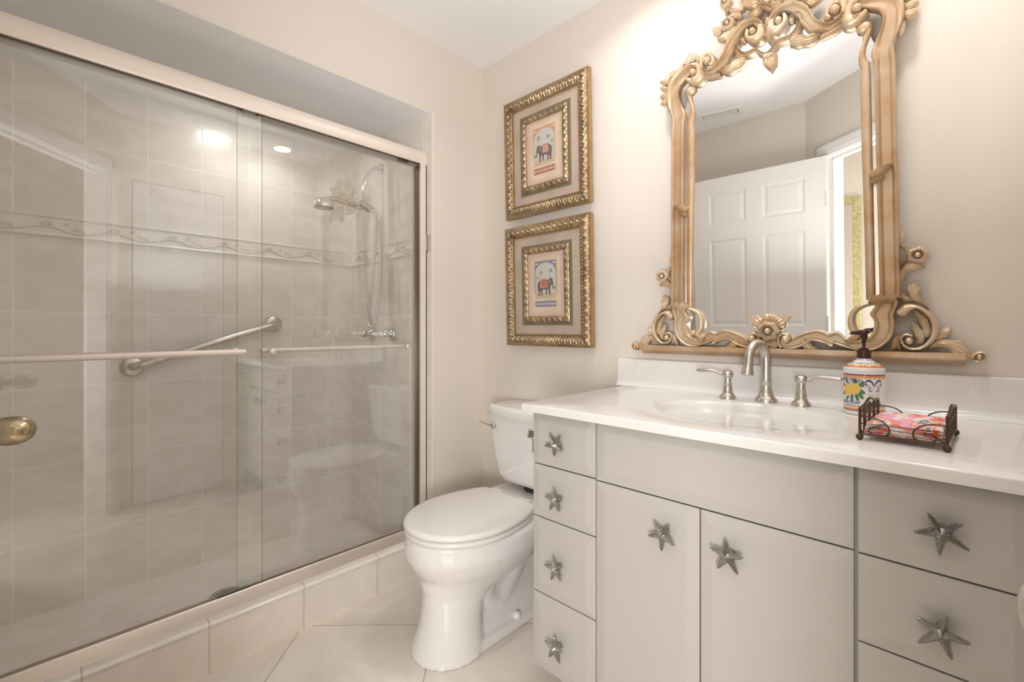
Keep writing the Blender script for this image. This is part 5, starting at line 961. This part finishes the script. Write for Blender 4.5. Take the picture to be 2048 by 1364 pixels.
('vine_stem','leaf',16,1,[(306.4,288.0),(309.3,293.6),(312.4,301.4),(313.9,309.0),(314.2,314.9),(314.0,321.6)],[(300.8,290.9),(300.8,297.7),(300.7,305.6),(300.3,313.3),(302.1,321.7),(307.0,327.1)])]
def ribbon(m, L, R, prof, H, fl, seed):
    n = len(L); H = H * .001
    if prof == 'cove': ts = [-1, -1, -.96, -.88, -.80, -.70, -.45, 0, .45, .70, .80, .88, .96, 1, 1]
    elif prof == 'leaf': ts = [-1, -1] + [-.92 + 1.84 * k / 14 for k in range(15)] + [1, 1]
    else: ts = [-1, -1, -.9, -.7, -.4, 0, .4, .7, .9, 1, 1]
    rows = []; NT_ = len(ts)
    for i in range(n):
        u = i / (n - 1); a = L[i]; b = R[i]; row = []
        sc = 1.0; hk = 1.0
        if prof == 'leaf':
            sc = (1 + .13 * math.sin(u * 17 + seed)) * (1 - .6 * max(0, (u - .78) / .22) ** 2); hk = .80 + .20 * math.sin(PI * min(1, .15 + u * .8))
        for j, t in enumerate(ts):
            k = .5 + t * .5 * sc; x = a[0] + (b[0] - a[0]) * k; z = a[1] + (b[1] - a[1]) * k; q = abs(t)
            if j in (0, NT_ - 1): h = 0
            elif prof == 'cove':
                h = H * (.60 if q <= .45 else .60 + .40 * ((q - .45) / .25) ** 1.5 if q <= .70 else 1.0 if q <= .88 else .94 if q <= .96 else .80)
                if q == 0: h = H * .56
                if abs(q - .80) < .01: h = H * 1.05
            elif prof == 'leaf':
                h = H * hk * (.66 + .26 * (1 - q * q) + .055 * math.cos(5 * PI * t)) * (1 if q < 1 else .80)
            else: h = H * (.45 + .55 * math.sqrt(max(0, 1 - q * q)))
            row.append((fl * x * .001, -h, z * .001))
        rows.append(row)
    m.grid(rows, False, True, True)
mats_ = {'outer_rail': g_rail, 'inner_rail': g_rail}
i = 0
while i < len(ELS):
    nm, pf, H, mir, L, R = ELS[i]; grp = [ELS[i]]; i += 1
    if nm.endswith('_scroll') or nm.endswith('_curl') or nm in ('pendant_shell', 'tail_leaf'):
        while i < len(ELS) and ELS[i][0] == nm and ELS[i][3] == mir: grp.append(ELS[i]); i += 1
    for fl in ((1, -1) if mir else (1,)):
        m = MB()
        for q, (_, pf, H, _m, L, R) in enumerate(grp):
            if pf == 'ball':
                m.ball((fl * L[0][0] * .001, -H * .001 * .55, L[0][1] * .001), R[0][0] * .001, H * .001 * .5, R[0][1] * .001, 18, 11)
            else: ribbon(m, L, R, pf, H, fl, i + q)
        m.build(nm, mats_.get(nm, g_orn), gm, angle=48)
def flower(u, v, r, h, petals, name='flower', big=False):
    o = empty(name, (u, 0, v)); o.parent = gm
    m = MB(); rows = []; K = petals * 12
    radii = [(1.0, .35), (1.0, .62), (.93, .80), (.78, .95), (.60, .98), (.45, .80), (.36, .55), (.0, .50)]
    for rr, hh in radii:
        row = []
        for k in range(K):
            a = 2 * PI * k / K; lobe = 1 + .07 * math.cos(petals * a) * (rr > .5); rip = (.085 * math.cos(petals * 4 * a)) * (rr > .4)
            row.append((r * rr * lobe * math.cos(a), -h * (hh + rip), r * rr * lobe * math.sin(a)))
        rows.append(row)
    rows.insert(0, [(p[0], 0, p[2]) for p in rows[0]])
    m.grid(rows, True); m.build('petals', g_orn, o, angle=60)
    m = MB(); m.ball((0, -h * .72, 0), r * .30, h * .36, r * .36, 14, 9); m.build('bud', g_orn, o)
    return o
for fl in (1, -1):
    flower(fl * .339, .2557, .0215, .026, 5); flower(fl * -.1087 * -1, 1.0327, .0200, .036, 5); flower(fl * .1156, 1.1036, .0165, .034, 5)
flower(0, .0634, .0310, .040, 7, 'rosette')
m = MB()
def fan(m, cx, cz, a0, a1, r0, r1, h, n=18, ripple=9, pt=0):
    rows = []
    for q, (rr, hh) in enumerate(((r0, .75), ((r0 + r1) / 2, 1.0), (r1 * .93, .85), (r1, .6), (r1, 0))):
        row = []
        for k in range(n + 1):
            a = a0 + (a1 - a0) * k / n; e = 1 + (.16 * abs(math.sin(pt * (a - a0) * PI / (a1 - a0))) if pt and q >= 2 else 0)
            row.append((cx + rr * e * math.cos(a), -h * hh * (1 + .10 * math.cos(ripple * 2 * PI * k / n)), cz + rr * e * math.sin(a)))
        rows.append(row)
    m.grid(rows)
fan(m, 0, .064, .25, PI - .25, .026, .046, .028, 40, 11, 3); m.build('collar_leaf', g_orn, gm, angle=60)
m = MB(); fan(m, 0, .060, -PI + .9, -.9, .026, .046, .024, 30, 9, 2); m.build('collar_leaf', g_orn, gm, angle=60)
for fl in (1, -1):
    m = MB(); m.grid([[(fl * x, -h * k, z) for x, z in ((.030, .105), (.038, .112), (.050, .112), (.057, .109), (.050, .096), (.040, .084), (.033, .088))] for k, h in ((0, .02), (.8, .02), (1, .022))], True, False, True); m.build('collar_leaf', g_orn, gm)
# shelf moulding along the foot
m = MB(); prof = [(0, .012), (.026, .0115), (.030, .010), (.031, -.002), (.027, -.0065), (.020, -.009), (.012, -.013), (.006, -.019), (0, -.021)]
m.grid([[(u, -h, v) for h, v in prof] for u in (-.425, .425)], True, True, True); m.build('base_moulding', g_rail, gm, angle=30)
# the looking glass itself, a bevel-cut sheet behind the carving
gl_pts = [(-.262, .02), (.262, .02), (.262, .66), (.262, .80)] + [(.225, .90), (.205, .925), (.165, .915), (.135, .93), (.105, .965), (.06, .985), (.0, .975)]
full = gl_pts + [(-x, z) for x, z in gl_pts[::-1] if x > 0 and z > .05 and (x, z) not in ((.262, .02),)]
full = [(-.262, .035), (.262, .035)] + gl_pts[2:] + [(-x, z) for x, z in gl_pts[2:-1][::-1]]
MB().prismy(full, -.006, -.002).build('looking_glass', M_['mirror'], gm, smooth=False)
